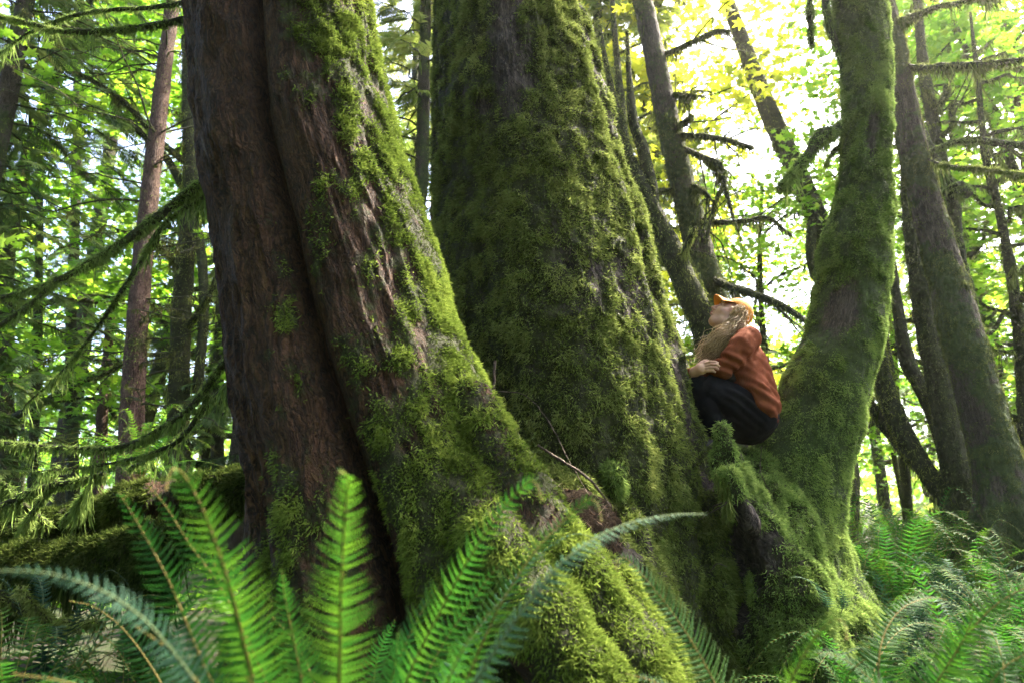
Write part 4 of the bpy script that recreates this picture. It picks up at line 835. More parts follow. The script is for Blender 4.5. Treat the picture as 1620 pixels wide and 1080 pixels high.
pf(fc, [(1150, 1330, 1.45), (1120, 1190, 1.4), (1085, 1120, 1.4), (1040, 1080, 1.4), (990, 1065, 1.4)], 44, seed=22, up=A(.3, -.6, 1), tint=.3, pairs=26)
pf(fc, [(1210, 1330, 1.6), (1190, 1190, 1.6), (1165, 1110, 1.6), (1130, 1060, 1.6)], 40, seed=23, up=A(.3, -.6, 1), tint=.2, pairs=22)
# ---- right foreground
fd = empty('sword_fern', 'dense foreground fern in the bottom right corner, fronds fanning to both sides', 'fern', tuple(P(1430, 1300, 1.6)))
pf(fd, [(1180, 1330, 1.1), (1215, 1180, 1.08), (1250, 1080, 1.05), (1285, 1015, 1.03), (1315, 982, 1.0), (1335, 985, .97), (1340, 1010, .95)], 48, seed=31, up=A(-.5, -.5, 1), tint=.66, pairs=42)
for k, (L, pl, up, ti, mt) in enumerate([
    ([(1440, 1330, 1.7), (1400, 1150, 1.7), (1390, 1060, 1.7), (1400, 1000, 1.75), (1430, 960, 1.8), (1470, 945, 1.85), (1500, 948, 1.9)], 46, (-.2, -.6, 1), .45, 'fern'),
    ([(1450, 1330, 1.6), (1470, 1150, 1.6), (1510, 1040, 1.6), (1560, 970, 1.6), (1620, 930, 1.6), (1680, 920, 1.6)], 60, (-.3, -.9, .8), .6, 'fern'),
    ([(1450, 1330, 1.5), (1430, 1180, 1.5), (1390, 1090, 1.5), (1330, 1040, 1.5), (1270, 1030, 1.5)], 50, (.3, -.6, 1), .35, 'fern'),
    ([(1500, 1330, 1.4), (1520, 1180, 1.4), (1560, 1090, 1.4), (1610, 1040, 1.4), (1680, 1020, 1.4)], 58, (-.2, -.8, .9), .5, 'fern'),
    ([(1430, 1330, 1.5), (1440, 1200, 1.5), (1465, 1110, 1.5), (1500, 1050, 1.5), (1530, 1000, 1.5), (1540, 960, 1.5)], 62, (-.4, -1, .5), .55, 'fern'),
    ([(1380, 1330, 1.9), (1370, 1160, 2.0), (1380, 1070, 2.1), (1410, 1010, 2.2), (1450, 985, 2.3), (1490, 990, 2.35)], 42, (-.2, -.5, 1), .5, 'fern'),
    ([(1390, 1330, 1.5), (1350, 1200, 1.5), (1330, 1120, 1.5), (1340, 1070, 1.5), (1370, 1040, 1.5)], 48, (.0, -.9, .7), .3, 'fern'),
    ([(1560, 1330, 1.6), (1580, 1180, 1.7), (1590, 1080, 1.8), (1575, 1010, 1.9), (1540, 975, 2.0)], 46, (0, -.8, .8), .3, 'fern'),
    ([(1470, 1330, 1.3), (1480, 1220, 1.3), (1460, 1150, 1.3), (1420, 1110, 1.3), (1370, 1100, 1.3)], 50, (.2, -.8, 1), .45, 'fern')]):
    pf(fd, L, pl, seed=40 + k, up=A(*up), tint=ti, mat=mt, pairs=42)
# ---- small frond on the root mound
fe = empty('sword_fern', 'single small bluish frond growing from the root mound', 'fern', tuple(P(1315, 975, 3.3)))
pf(fe, [(1312, 975, 3.45), (1305, 945, 3.35), (1288, 922, 3.3), (1268, 913, 3.25), (1250, 912, 3.2)], 13, seed=60, mat='fern_cool', tint=.8, pairs=20, w0=.002)
pf(fe, [(1330, 972, 3.5), (1335, 950, 3.45), (1330, 930, 3.4), (1322, 920, 3.4)], 12, seed=61, mat='fern_cool', tint=.5, pairs=16, w0=.002)

# ---- generic fern plants
def grow_fern(label, seed, n=18, length=.95, plen=.075, group=None, tint=.5, mat='fern', pairs=26, simple=False):
    r = np.random.default_rng(seed); t = empty('sword_fern', label, 'fern', (0, 0, 0), group)
    for k in range(n):
        a = k * 2.4 + r.normal() * .2; el = r.uniform(.35, 1.25); L = length * r.uniform(.7, 1.1); d = A(math.cos(a), math.sin(a), 0); hs = L * math.cos(el); v = L * math.sin(el) * .95
        ctrl = [A(0, 0, 0) + d * .02, d * hs * .25 + A(0, 0, v * .55), d * hs * .65 + A(0, 0, v * .98), d * hs * 1.02 + A(0, 0, v * .95), d * hs * 1.35 + A(0, 0, v * .72)]
        sd = np.cross(d, A(0, 0, 1)) * r.normal() * .08
        ctrl = [c + sd * i * .6 for i, c in enumerate(ctrl)]
        frond(t, ctrl, plen * r.uniform(.85, 1.1), mat, pairs, A(0, 0, 1) - d * .3, seed * 50 + k, np.clip(tint + r.normal() * .12, 0, .85), simple=simple, bare=.12)
    return t
GFn = 'sword ferns carpeting the clearing on the right'
PF = [grow_fern('', 71, 28, 1.0, .095, GFn, .55, pairs=34), grow_fern('', 72, 24, .85, .085, GFn, .75, pairs=32), grow_fern('', 73, 18, .9, .08, GFn, .35, 'fern_cool', pairs=34)]
FP = [(0, 1400, 5.4, 1.0, 'fern in the clearing closest to the mossy root mound, fronds dark against the light'), (1, 1345, 6.4, .95, 'sunlit fern touching the curved trunk base'), (0, 1460, 6.3, 1.05, 'tall upright fern in the middle of the clearing'),
      (1, 1520, 6.0, 1.0, 'fern with a tall pointed frond beside the leaning trunk foot'), (2, 1500, 4.6, .75, 'arching bluish fern in front of the leaning trunk'), (0, 1560, 4.1, .65, 'dark fern below the leaning trunk foot'),
      (2, 1410, 3.6, .8, 'glossy bluish fern low in front of the root mound'), (1, 1350, 5.6, .9, 'bright-tipped fern pressed against the curved trunk base'), (0, 1430, 7.2, 1.0, 'tall lit fern in the middle of the clearing, behind the upright one'), (1, 1390, 8.0, .9, 'small bright fern behind the curved trunk'), (1, 1450, 8.5, .95, 'yellow-lit fern at the foot of the arching stems'),
      (0, 1600, 3.4, .85, 'dark green fern by the right edge'), (0, 1500, 3.2, .75, 'low fern between the glossy ferns and the corner fern'), (1, 1660, 5.2, .75, 'fern right of the leaning trunk, partly out of frame'),
      (0, 1340, 3.15, .6, 'short dark fern at the front of the root mound'),
      (2, 110, 2.9, .7, 'dim fern below the fallen mossy log at left'), (0, 60, 2.2, .7, 'dark fern in the lower left corner'), (1, 215, 5.6, .8, 'fern standing on the fallen log behind the slim trunk'), (0, 250, 2.5, .6, 'shaded fern under the bright foreground fern')]
usedf = set()
for k, (ix, px, Yd, scl, lb) in enumerate(FP):
    o = PF[ix] if ix not in usedf else copy_tree(PF[ix]); usedf.add(ix)
    c = P(px, 800, Yd); z = float(ground_z(np.array(c[0]), np.array(Yd))); z = 1.0 if 'standing on the fallen' in lb else z
    o.location = (c[0], Yd, z); o.rotation_euler = (0, 0, k * 1.7); o.scale = (scl,) * 3; o['label'] = lb
    if k >= 15: o['group'] = 'dim ferns around the fallen log'
r7 = np.random.default_rng(9)
protoS = grow_fern('many-fronded fern far back on the sunlit forest floor', 74, 12, .9, .075, 'distant ferns on the forest floor', .7, 'fern', 16, True)
for k in range(80):
    Yd = r7.uniform(7.5, 20); xx = r7.uniform(.15, .85) * Yd if k % 4 else r7.uniform(-.85, .15) * Yd
    o = protoS if k == 0 else copy_tree(protoS); o.location = (xx, Yd, float(ground_z(np.array(xx), np.array(Yd)))); o.rotation_euler = (0, 0, r7.uniform(0, 6.3)); o.scale = (r7.uniform(.6, 1.1),) * 3
# low undergrowth: one carpet of small leaves
g = G(); n = 42000; Yf = 1.5 + r7.random(n) ** 1.5 * 34; xf = r7.uniform(-.95, .95, n) * Yf; kk = noise(v3(xf * .5, Yf * .5, 0.), 33) > -.25 + .2 * (Yf < 6); xf, Yf = xf[kk], Yf[kk]; n = len(xf)
zf = ground_z(xf, Yf) + r7.random(n) ** 1.6 * (.10 + .25 * ss(6, 16, Yf)); z = unit(r7.normal(size=(n, 3)) * .5 + A(0, 0, 1))
g.inst(ML_V, ML_F, v3(xf, Yf, zf), rotmats(z, r=r7), (.02 + .05 * r7.random(n)) * (1 + .8 * ss(6, 16, Yf)), np.clip(.4 + .3 * r7.normal(size=n), 0, 1))
tag(g.build('undergrowth', MAT['maple'], smooth=False), 'carpet of small leafy plants over the forest floor', 'undergrowth', kind='stuff')

# ================================================================ fallen mossy logs at the left
lg = empty('fallen_log', 'upper of two fallen mossy logs at left, running behind the grooved trunk', 'log', tuple(P(200, 830, 4.3)))
def fl1(X):
    d = sd_chain(X, [P(430, 770, 4.0), P(390, 775, 4.0), P(300, 790, 4.05), P(200, 812, 4.1), P(90, 845, 4.15), P(-60, 880, 4.2), P(-180, 900, 4.25)], [.10, .12, .13, .12, .13, .12, .10], .08)
    d = smin(d, sd_ell(X, P(225, 795, 4.0), (.14, .12, .10)), .08)
    return d
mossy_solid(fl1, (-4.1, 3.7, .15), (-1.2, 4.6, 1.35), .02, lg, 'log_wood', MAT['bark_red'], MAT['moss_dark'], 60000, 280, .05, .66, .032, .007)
lg2 = empty('fallen_log', 'lower fallen mossy log at left, thick with hanging moss', 'log', tuple(P(150, 900, 3.7)))
def fl2(X):
    d = sd_chain(X, [P(300, 850, 3.7), P(240, 868, 3.7), P(150, 885, 3.7), P(50, 895, 3.7), P(-60, 905, 3.7), P(-160, 915, 3.7)], [.08, .11, .10, .11, .10, .09], .06)
    return smin(d, sd_chain(X, [P(235, 870, 3.7), P(238, 930, 3.68), P(235, 1010, 3.66)], [.08, .06, .08], .06), .08)
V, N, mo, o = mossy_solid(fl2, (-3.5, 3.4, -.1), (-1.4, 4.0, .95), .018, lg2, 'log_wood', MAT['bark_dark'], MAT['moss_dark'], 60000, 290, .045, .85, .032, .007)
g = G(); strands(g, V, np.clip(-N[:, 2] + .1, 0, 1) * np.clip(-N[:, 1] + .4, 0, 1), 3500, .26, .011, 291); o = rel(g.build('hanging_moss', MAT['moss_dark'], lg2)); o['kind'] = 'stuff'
for k, L in enumerate([[(-60, 820, 3.6, 5), (0, 800, 3.6, 6), (55, 775, 3.6, 6), (120, 760, 3.6, 6), (165, 748, 3.6, 4)], [(90, 760, 3.6, 5), (60, 800, 3.7, 5), (40, 830, 3.8, 6), (35, 850, 3.9, 6)], [(0, 810, 3.9, 5), (35, 790, 3.9, 5), (75, 760, 3.9, 4), (90, 735, 3.9, 3)],
                       [(75, 830, 3.9, 6), (30, 790, 3.8, 5), (0, 760, 3.8, 5), (-60, 730, 3.8, 4)], [(100, 825, 3.9, 5), (130, 790, 3.8, 5), (148, 755, 3.7, 4)]]):
    stem(lg, L, 'branch', 'bark_mossy', ns=8, bump=.008, bs=20, seed=1300 + k * 5, n=40, nsp=900, ln=.03, wd=.008, hang=350, hl=.14, hw=.009, mossmat=MAT['moss_green'])
for k, (L, lb) in enumerate([([(-20, 930, 2.9, 7), (40, 965, 2.9, 7), (100, 985, 2.9, 8), (160, 985, 2.9, 6)], 'dark mossy fallen limb low at the left edge'), ([(30, 930, 2.8, 6), (60, 965, 2.8, 6), (95, 1005, 2.8, 7)], 'short dead stick crossing the fallen limb at lower left')]):
    p, r_ = pix(L); t = empty('fallen_branch', lb, 'branch', tuple(p[1])); put_tube(p, r_, 'wood', MAT['bark_mossy'], t, ns=9, bump=.01, bs=12, seed=1350 + k, n=40, nsp=1200, ln=.03, wd=.008, hang=100, hl=.1, hw=.008)

# ================================================================ twigs and litter in the crotch between the trunks
TW = [([(782, 640, 3.15, 3), (815, 680, 3.1, 3), (850, 735, 3.05, 3), (890, 775, 3.0, 3), (900, 800, 3.0, 2)], 'long pale twig slanting down left in the hollow between the great trunks'),
      ([(790, 618, 3.3, 1.6), (830, 625, 3.3, 1.6), (868, 665, 3.25, 1.8), (893, 715, 3.2, 1.8), (930, 780, 3.1, 1.5)], 'thin arching twig in the hollow, leaning against the broad mossy trunk'),
      ([(850, 705, 3.2, 4), (900, 735, 3.15, 5), (940, 765, 3.1, 4), (965, 800, 3.1, 3)], 'thick brown stick lying in the hollow between the great trunks'),
      ([(875, 680, 3.4, 1), (905, 690, 3.38, 1), (950, 725, 3.35, 1)], 'hair-thin pale twig on the moss above the burl'),
      ([(1128, 800, 3.5, 3), (1150, 795, 3.45, 2), (1105, 822, 3.5, 1.4)], 'broken grey stub poking from the stump hollow'),
      ([(1205, 705, 3.85, 1.2), (1203, 740, 3.8, 1.2), (1212, 765, 3.75, 1.2), (1222, 790, 3.72, 1)], 'pale dry stem hanging on the mound right of the snag'),
      ([(1150, 895, 3.4, 1.3), (1135, 890, 3.4, 1.5), (1122, 905, 3.4, 1)], 'short pale twig in the dark stump hollow'),
      ([(783, 570, 3.25, 5), (782, 600, 3.22, 5), (780, 640, 3.2, 5)], 'upright reddish rotten splinter between the great trunks')]
MAT['twig'] = bark_material('dry_twig', (.03, .022, .015), (.09, .065, .045), (.19, .15, .11), fine=80)
for k, (L, lb) in enumerate(TW):
    p, r_ = pix(L); q = spline(np.column_stack([p, r_]), 40); V, F, N, uv = tube(q[:, :3] + .004 * noise(q[:, :3] * 25, k)[:, None], q[:, 3] * .5, 7, .001, 60, k); g = G(); g.add(V, F, uv=uv); tag(g.build('twig', MAT['twig']), lb, 'twig')
# duff filling the hollow
def fD(X): return smin(sd_ell(X, P(885, 850, 3.25), (.28, .42, .22)), sd_ell(X, P(925, 1000, 3.1), (.3, .4, .3)), .1)
V, F = surfnets(fD, (-.3, 2.5, .1), (.8, 3.7, 1.3), .016); N = vnormals(V, F); V = V + N * (fbm(V * 14, 4, 330) * .03)[:, None]; g = G(); g.add(V, F, moss=.1 + .2 * (noise(V * 6, 9) > .3))
m = M('needle_duff'); oc = m.n('ShaderNodeTexCoord').outputs['Object']; dn = m.noise(oc, 70.0, 5, .7); duff = g.build('litter_mound', m.done(m.principled(m.ramp(dn, [(.35, (.008, .005, .003)), (.7, (.035, .024, .014))]), .95, m.bump(dn, .9, .02), spec=.05))); tag(duff, 'brown needle litter heaped between the two great trunks', 'litter', kind='stuff')
r8 = np.random.default_rng(12); i = r8.choice(len(V), 2600); g = G(); d = unit(np.cross(N[i], r8.normal(size=(2600, 3))) + N[i] * .25)
g.inst(SPRIG_V, SPRIG_F, V[i], rotmats(d, r=r8), np.stack([.0025 + .002 * r8.random(2600), .01 + 0 * i, .03 + .08 * r8.random(2600) ** 2], -1), r8.random(2600))
MAT['litter'] = leafy('needle_litter', [(0, (.03, .018, .010)), (.5, (.06, .034, .018)), (1, (.17, .11, .065))], .1); o = rel(g.build('litter', MAT['litter'], duff)); o['kind'] = 'stuff'
# ================================================================ the crouching person
PY = 4.0
def W(cx, cy, dep=0.0):
    "point on the figure: measured on an enlarged view (about 1 mm a step), dep = metres towards (-) or away from (+) the viewer"
    p = P(1060 + cx / 3.857, 440 + cy / 3.857, PY); p[1] += dep; return p
def Wl(L): return [W(*a) for a in L]
person = empty('person', 'crouching person in an orange cap, rust shirt and black jeans, looking up', 'person', tuple(W(420, 1000)))
def solid(fn, lo, hi, h, name, mat, parent, tint=.5, disp=None):
    V, F = surfnets(fn, lo, hi, h); N = vnormals(V, F)
    if disp is not None: V = V + N * disp(V)[:, None]
    c = V[F].mean(1); g = G(); g.add(V, F, tint=tint); return rel(g.build(name, mat, parent))
def box(pts, pad):
    a = np.array(pts); return a.min(0) - pad, a.max(0) + pad
# materials
m = M('skin'); oc = m.n('ShaderNodeTexCoord').outputs['Object']
c = m.ramp(m.noise(oc, 30.0, 4), [(.3, (.40, .20, .135)), (.7, (.50, .28, .19))]); p_ = m.n('ShaderNodeBsdfPrincipled', {'Base Color': c, 'Roughness': .5})
p_.inputs['Subsurface Weight'].default_value = .15; p_.inputs['Subsurface Radius'].default_value = (.01, .004, .002); MAT['skin'] = m.done(p_.outputs[0])
m = M('lips'); MAT['lips'] = m.done(m.principled((.42, .14, .12), .45))
m = M('rust_checked_shirt'); oc = m.n('ShaderNodeTexCoord').outputs['Object']
def wave(ax, s):
    nd = m.n('ShaderNodeTexWave', {'Vector': oc, 'Scale': s, 'Distortion': .8, 'Detail': 1.0, 'Detail Scale': .6}, wave_type='BANDS', bands_direction=ax); return nd.outputs[1]
wv = m.math('MAXIMUM', m.math('MULTIPLY', wave('Z', 48.0), .9), wave('X', 48.0))
c = m.mix(m.n('ShaderNodeMapRange', {0: wv, 1: .55, 2: .95}).outputs[0], (.18, .048, .020), (.065, .018, .010)); c = m.mix(m.math('MULTIPLY', m.noise(oc, 12.0), .35), c, (.22, .07, .03))
MAT['shirt'] = m.done(m.principled(c, .85, m.bump(m.math('ADD', m.noise(oc, 9.0, 3), m.math('MULTIPLY', wv, .06)), .5, .02), spec=.06))
m = M('black_denim'); oc = m.n('ShaderNodeTexCoord').outputs['Object']
MAT['jeans'] = m.done(m.principled(m.ramp(m.noise(oc, 8.0, 5), [(.3, (.002, .0022, .003)), (.75, (.006, .007, .010))]), .75, m.bump(m.noise(oc, 14.0, 4), .5, .02), spec=.06))
m = M('orange_cap_cloth'); oc = m.n('ShaderNodeTexCoord').outputs['Object']
MAT['cap'] = m.done(m.principled(m.ramp(m.noise(oc, 60.0, 3), [(.3, (.42, .16, .015)), (.7, (.52, .22, .03))]), .8, m.bump(m.noise(oc, 300.0, 2), .3, .002)))
m = M('cap_brim_underside'); MAT['brim'] = m.done(m.principled((.62, .22, .015), .75))
m = M('black_cloth'); MAT['black'] = m.done(m.principled((.012, .012, .013), .8))
MAT['hair'] = leafy('blond_hair', [(0, (.09, .055, .022)), (.5, (.32, .21, .09)), (1, (.58, .42, .22))], .15, None, .4, .4)

# ---- head, neck (one continuous body with the hands' arms hidden in sleeves)
HC = W(372, 236)                                  # head centre
fx, fz = -math.cos(R(42)), math.sin(R(42)); FW = A(fx, 0, fz)          # the way the face looks
UP = A(math.sin(R(42)), 0, math.cos(R(42)))       # towards the crown
SD = A(0, 1, 0)
def H(f, u, s=0.0): return HC + FW * f + UP * u + SD * s
HR = np.stack([FW, UP, SD], -1)
def fbody(X):
    d = sd_ell(X, H(-.018, .020), (.084, .080, .072), HR)                    # skull
    d = smin(d, sd_ell(X, H(.040, -.025), (.060, .078, .060), HR), .03)       # face block
    d = smin(d, sd_ell(X, H(.062, -.092), (.026, .022, .026), HR), .028)      # chin
    for s in (-1, 1):
        d = smin(d, sd_cap(X, H(.0, -.070, s * .052), H(.058, -.096, s * .012), .018, .016), .03)   # jaw
        d = smin(d, sd_ell(X, H(.064, -.022, s * .036), (.026, .022, .022), HR), .02)                # cheek
        d = -smin(-d, sd_ell(X, H(.100, .010, s * .032), (.016, .011, .018), HR), .012)              # eye socket
        d = smin(d, sd_ell(X, H(.083, .008, s * .031), (.0125, .0125, .0125), HR), .004)             # eyeball under lid
        d = smin(d, sd_ell(X, H(.092, .028, s * .028), (.010, .007, .024), HR), .010)                # brow
        d = smin(d, sd_ell(X, H(-.012, -.010, s * .078), (.016, .030, .008), HR), .008)              # ear
        d = smin(d, sd_ell(X, H(.106, -.034, s * .010), (.008, .007, .008), HR), .006)               # nostril wing
    d = smin(d, sd_cap(X, H(.092, .012), H(.119, -.028), .0075, .0095), .010)                        # nose
    d = smin(d, sd_ell(X, H(.098, -.054), (.012, .0065, .022), HR), .006)                            # upper lip
    d = smin(d, sd_ell(X, H(.095, -.067), (.011, .0065, .019), HR), .006)                            # lower lip
    d = -smin(-d, sd_ell(X, H(.112, -.0605), (.010, .0022, .024), HR), .003)                         # mouth line
    d = smin(d, sd_chain(X, [H(-.030, -.040), W(345, 310), W(375, 385)], [.058, .052, .066], .03), .03)  # neck
    d = smin(d, sd_ell(X, W(390, 410), (.075, .10, .06)), .04)
    return d
solid(fbody, *[HC + A(*q) for q in ((-.19, -.17, -.27), (.19, .17, .17))], .0042, 'body', MAT['skin'], person)
# eyes, brows, lips
g = G()
for s in (-1, 1):
    V, F = surfnets(lambda X: sd_ell(X, H(.0895, .0085, s * .031), (.0075, .0045, .011), HR), H(.0895, .0085, s * .031) - .018, H(.0895, .0085, s * .031) + .018, .0022); g.add(V, F)
m = M('eye'); rel(g.build('eyes', m.done(m.principled((.08, .06, .05), .2)), person))
g = G()
for s in (-1, 1):
    V, F, N, uv = tube(spline([H(.1035, .028, s * .012), H(.102, .034, s * .028), H(.088, .032, s * .046)], 8), .0028, 5); g.add(V, F, tint=.2)
rel(g.build('eyebrows', MAT['hair'], person))
V, F = surfnets(lambda X: np.minimum(sd_ell(X, H(.101, -.0545), (.0115, .0055, .019), HR), sd_ell(X, H(.098, -.0668), (.0108, .0058, .017), HR)), H(.1, -.06) - .035, H(.1, -.06) + .035, .0025)
g = G(); g.add(V, F); rel(g.build('lips', MAT['lips'], person))

# ---- hand of the far arm lying on the near sleeve: palm and five bent fingers
def fhand(X):
    d = sd_chain(X, [W(96, 610, -.12), W(112, 600, -.155), W(134, 590, -.180)], [.028, .027, .028], .02)
    d = smin(d, sd_ell(X, W(142, 586, -.190), (.034, .020, .032)), .02)
    F4 = [((150, 562, -.195), (182, 556, -.222), (206, 559, -.236), (220, 566, -.240)), ((154, 576, -.200), (187, 572, -.228), (211, 575, -.243), (226, 584, -.244)),
          ((152, 590, -.200), (184, 589, -.226), (208, 592, -.240), (221, 600, -.240)), ((148, 603, -.195), (174, 605, -.216), (194, 608, -.228), (206, 614, -.228))]
    for k, f in enumerate(F4): d = smin(d, sd_chain(X, Wl(f), [.0095, .0090, .0080, .0068], .003), .0035)
    return smin(d, sd_chain(X, Wl([(126, 578, -.18), (140, 556, -.19), (158, 546, -.195), (172, 544, -.20)]), [.014, .0115, .0095, .008], .004), .008)
lo, hi = box(Wl([(84, 640, -.26), (240, 525, -.10)]), .02); solid(fhand, lo, hi, .0028, 'hand', MAT['skin'], person)
# other hand tucked under the elbow
def fhand2(X):
    d = smin(sd_ell(X, W(190, 640, .10), (.042, .028, .022)), sd_cap(X, W(225, 636, .06), W(190, 640, .10), .027, .03), .02)
    for k in range(4): d = smin(d, sd_chain(X, Wl([(165, 632 + k * 3, .085 + k * .019), (135, 634 + k * 3, .09 + k * .019), (118, 646 + k * 2, .092 + k * .019)]), [.009, .0085, .007], .003), .004)
    return smin(d, sd_chain(X, Wl([(190, 625, .07), (165, 615, .06), (145, 618, .055)]), [.012, .010, .008], .004), .008)
lo, hi = box(Wl([(100, 660, .03), (250, 600, .18)]), .02); solid(fhand2, lo, hi, .004, 'hand', MAT['skin'], person)

# ---- shirt
def fold(V):
    q = V - W(400, 600)
    return .0075 * np.sin(q[:, 0] * 60 + q[:, 2] * 95 + 3 * noise(V * 9, 5)) * np.clip(noise(V * 5, 6) + .4, 0, 1) + .008 * fbm(V * 10, 3, 7) + .002 * noise(V * 45, 8)
def fshirt(X):
    tor = sd_chain(X, Wl([(388, 425), (428, 530), (462, 620), (484, 700), (503, 790)]), [.120, .136, .140, .140, .140], .05)
    q = X - W(470, 600); th = sd_ell(X, W(400, 402), (.098, .18, .075)); tor = smin(tor, th, .06)
    tor = smin(tor, sd_ell(X, W(425, 545), (.135, .175, .16)), .05)
    # near (left) sleeve: shoulder -> elbow -> forearm crossing to the far side
    arm = sd_chain(X, Wl([(425, 410, -.165), (372, 465, -.20), (318, 525, -.205), (262, 588, -.19)]), [.070, .066, .060, .054], .03)
    arm = smin(arm, sd_chain(X, Wl([(262, 590, -.19), (228, 600, -.13), (205, 612, -.03), (200, 630, .05)]), [.054, .050, .046, .042], .02), .03)
    arm2 = sd_chain(X, Wl([(415, 410, .165), (340, 480, .20), (240, 560, .20), (170, 590, .17)]), [.070, .066, .058, .052], .03)
    arm2 = smin(arm2, sd_chain(X, Wl([(170, 590, .17), (120, 598, .06), (98, 606, -.05), (92, 612, -.12)]), [.050, .044, .038, .034], .02), .03)
    d = tor
    # loose tail at the back and near flap lying over the hip
    d = smin(d, sd_chain(X, Wl([(530, 700, -.02), (563, 790, -.02), (575, 860, -.02)]), [.09, .082, .05], .04), .05)
    d = smin(d, sd_chain(X, Wl([(420, 600, -.12), (470, 710, -.165), (522, 810, -.170), (560, 870, -.14)]), [.075, .072, .066, .045], .03), .05)
    d = smin(d, sd_chain(X, Wl([(420, 600, .12), (470, 710, .165), (522, 810, .170), (560, 870, .14)]), [.075, .072, .066, .045], .03), .05)
    d = np.maximum(d, -((X - W(308, 622)) @ A(.78, 0, .63) - .006 * np.sin(X[..., 2] * 40)))
    d = np.maximum(d, -((X - W(606, 905)) @ A(-.84, 0, .55)) )
    d = smin(smin(d, arm, .03), arm2, .03)
    nk = sd_chain(X, Wl([(330, 300), (360, 372)]), [.075, .064], .02)
    return -smin(-d, nk, .01)
lo, hi = box(Wl([(60, 960, -.30), (680, 320, .30)]), .02)
solid(fshirt, lo, hi, .0068, 'shirt', MAT['shirt'], person, disp=fold)
# collar
g = G(); q = spline([W(440, 322, -.02), W(425, 318, -.062), W(385, 322, -.085), W(345, 345, -.075), W(318, 385, -.04)], 30)
V, F, N, uv = tube(q, np.concatenate([np.full(22, .012), np.linspace(.012, .004, 8)]), 8, .002, 40, 3); g.add(V, F)
q = spline([W(440, 322, .02), W(425, 318, .062), W(385, 322, .085), W(345, 345, .075), W(318, 385, .04)], 30); V, F, N, uv = tube(q, .011, 8, .002, 40, 3); g.add(V, F)
q = spline([W(440, 322, -.03), W(446, 323, 0), W(440, 322, .03)], 10); V, F, N, uv = tube(q, .012, 8); g.add(V, F); rel(g.build('collar', MAT['shirt'], person))
# dark undershirt showing at waist and inside the open front
def funder(X): return smin(sd_ell(X, W(345, 610, -.10), (.045, .06, .05)), sd_chain(X, Wl([(575, 800, 0.0), (585, 845, -.01), (575, 868, -.02)]), [.060, .055, .045], .03), .02)
lo, hi = box(Wl([(280, 660, -.2), (690, 920, .12)]), .03); lo = np.minimum(lo, W(300, 920, -.2)); hi = np.maximum(hi, W(690, 500, .12)); solid(funder, lo, hi, .007, 'undershirt', MAT['black'], person)

# ---- jeans
def fold2(V):
    k = W(110, 660, -.1); r_ = np.linalg.norm(V - k, axis=1); h_ = np.linalg.norm(V - W(400, 790, -.2), axis=1); return .006 * np.sin(r_ * 130 + 4 * noise(V * 8, 3)) * ss(.24, .05, r_) + .006 * np.sin((V[:, 0] * .8 + V[:, 2]) * 120 + 4 * noise(V * 6, 13)) * ss(.2, .05, h_) + .008 * fbm(V * 9, 3, 4) + .0025 * noise(V * 32, 6)
def fjeans(X):
    d = sd_ell(X, W(478, 885, 0), (.135, .172, .12))
    for s, kx in ((-1, 0), (1, 14)):
        d2 = sd_chain(X, Wl([(500, 850, s * .10), (340, 770, s * .12), (220, 708, s * .125), (132 + kx, 694, s * .12)]), [.118, .100, .084, .066], .03)
        d2 = smin(d2, sd_chain(X, Wl([(135 + kx, 700, s * .12), (185, 800, s * .12), (230, 900, s * .12), (265, 985, s * .12)]), [.064, .068, .062, .048], .03), .008)
        d = smin(d, d2, .03)
    return smin(d, sd_ell(X, W(400, 900, 0), (.18, .17, .09)), .04)
lo, hi = box(Wl([(40, 1060, -.28), (700, 560, .28)]), .03); solid(fjeans, lo, hi, .007, 'jeans', MAT['jeans'], person, disp=fold2)
# seam and pocket edge
g = G(); q = spline(Wl([(150, 672, -.187), (230, 692, -.205), (320, 720, -.214), (400, 770, -.218)]), 40); V, F, N, uv = tube(q, .0018, 5); g.add(V, F); m = M('seam_thread'); rel(g.build('seam', m.done(m.principled((.05, .055, .06), .8)), person))
# shoes
m = M('shoe_leather'); MAT['shoe'] = m.done(m.principled((.03, .025, .02), .6))
for s in (-1, 1):
    def fsh(X): return np.maximum(smin(sd_ell(X, W(210, 1035, s * .12), (.10, .045, .042)), sd_ell(X, W(275, 1020, s * .12), (.055, .042, .058)), .03), -(X[..., 2] - W(200, 1066)[2]))
    lo, hi = box(Wl([(90, 1090, s * .12 - .06), (350, 950, s * .12 + .06)]), .03); o = solid(fsh, lo, hi, .007, 'shoe', MAT['shoe'], person)

# ---- cap: crown of six panels, button, brim pointing up and forwards
CF = A(-.62, 0, .785); CU = A(.785, 0, .62); CC = W(415, 213)
CR = np.stack([CF, CU, SD], -1)
def fcap(X):
    q = (X - CC) @ CR; d = sd_ell(X, CC, (.093, .088, .084), CR)
    an = np.arctan2(q[..., 2], q[..., 0]); d = d + .0016 * np.exp(-(np.abs(np.sin(an * 3)) / .05) ** 2)
    return np.maximum(np.maximum(d, -(q[..., 1] + .004 + .055 * np.clip(-q[..., 0] * 9, -.1, 1))), -(sd_ell(X, CC, (.081, .076, .072), CR)))
o = solid(fcap, CC - .14, CC + .14, .0036, 'cap', MAT['cap'], person)
def fbtn(X): return sd_ell(X, CC + CU * .088, (.009, .005, .009), CR)
b_ = solid(fbtn, CC + CU * .088 - .016, CC + CU * .088 + .016, .003, 'button', MAT['cap'], o); b_.matrix_parent_inverse = Matrix()
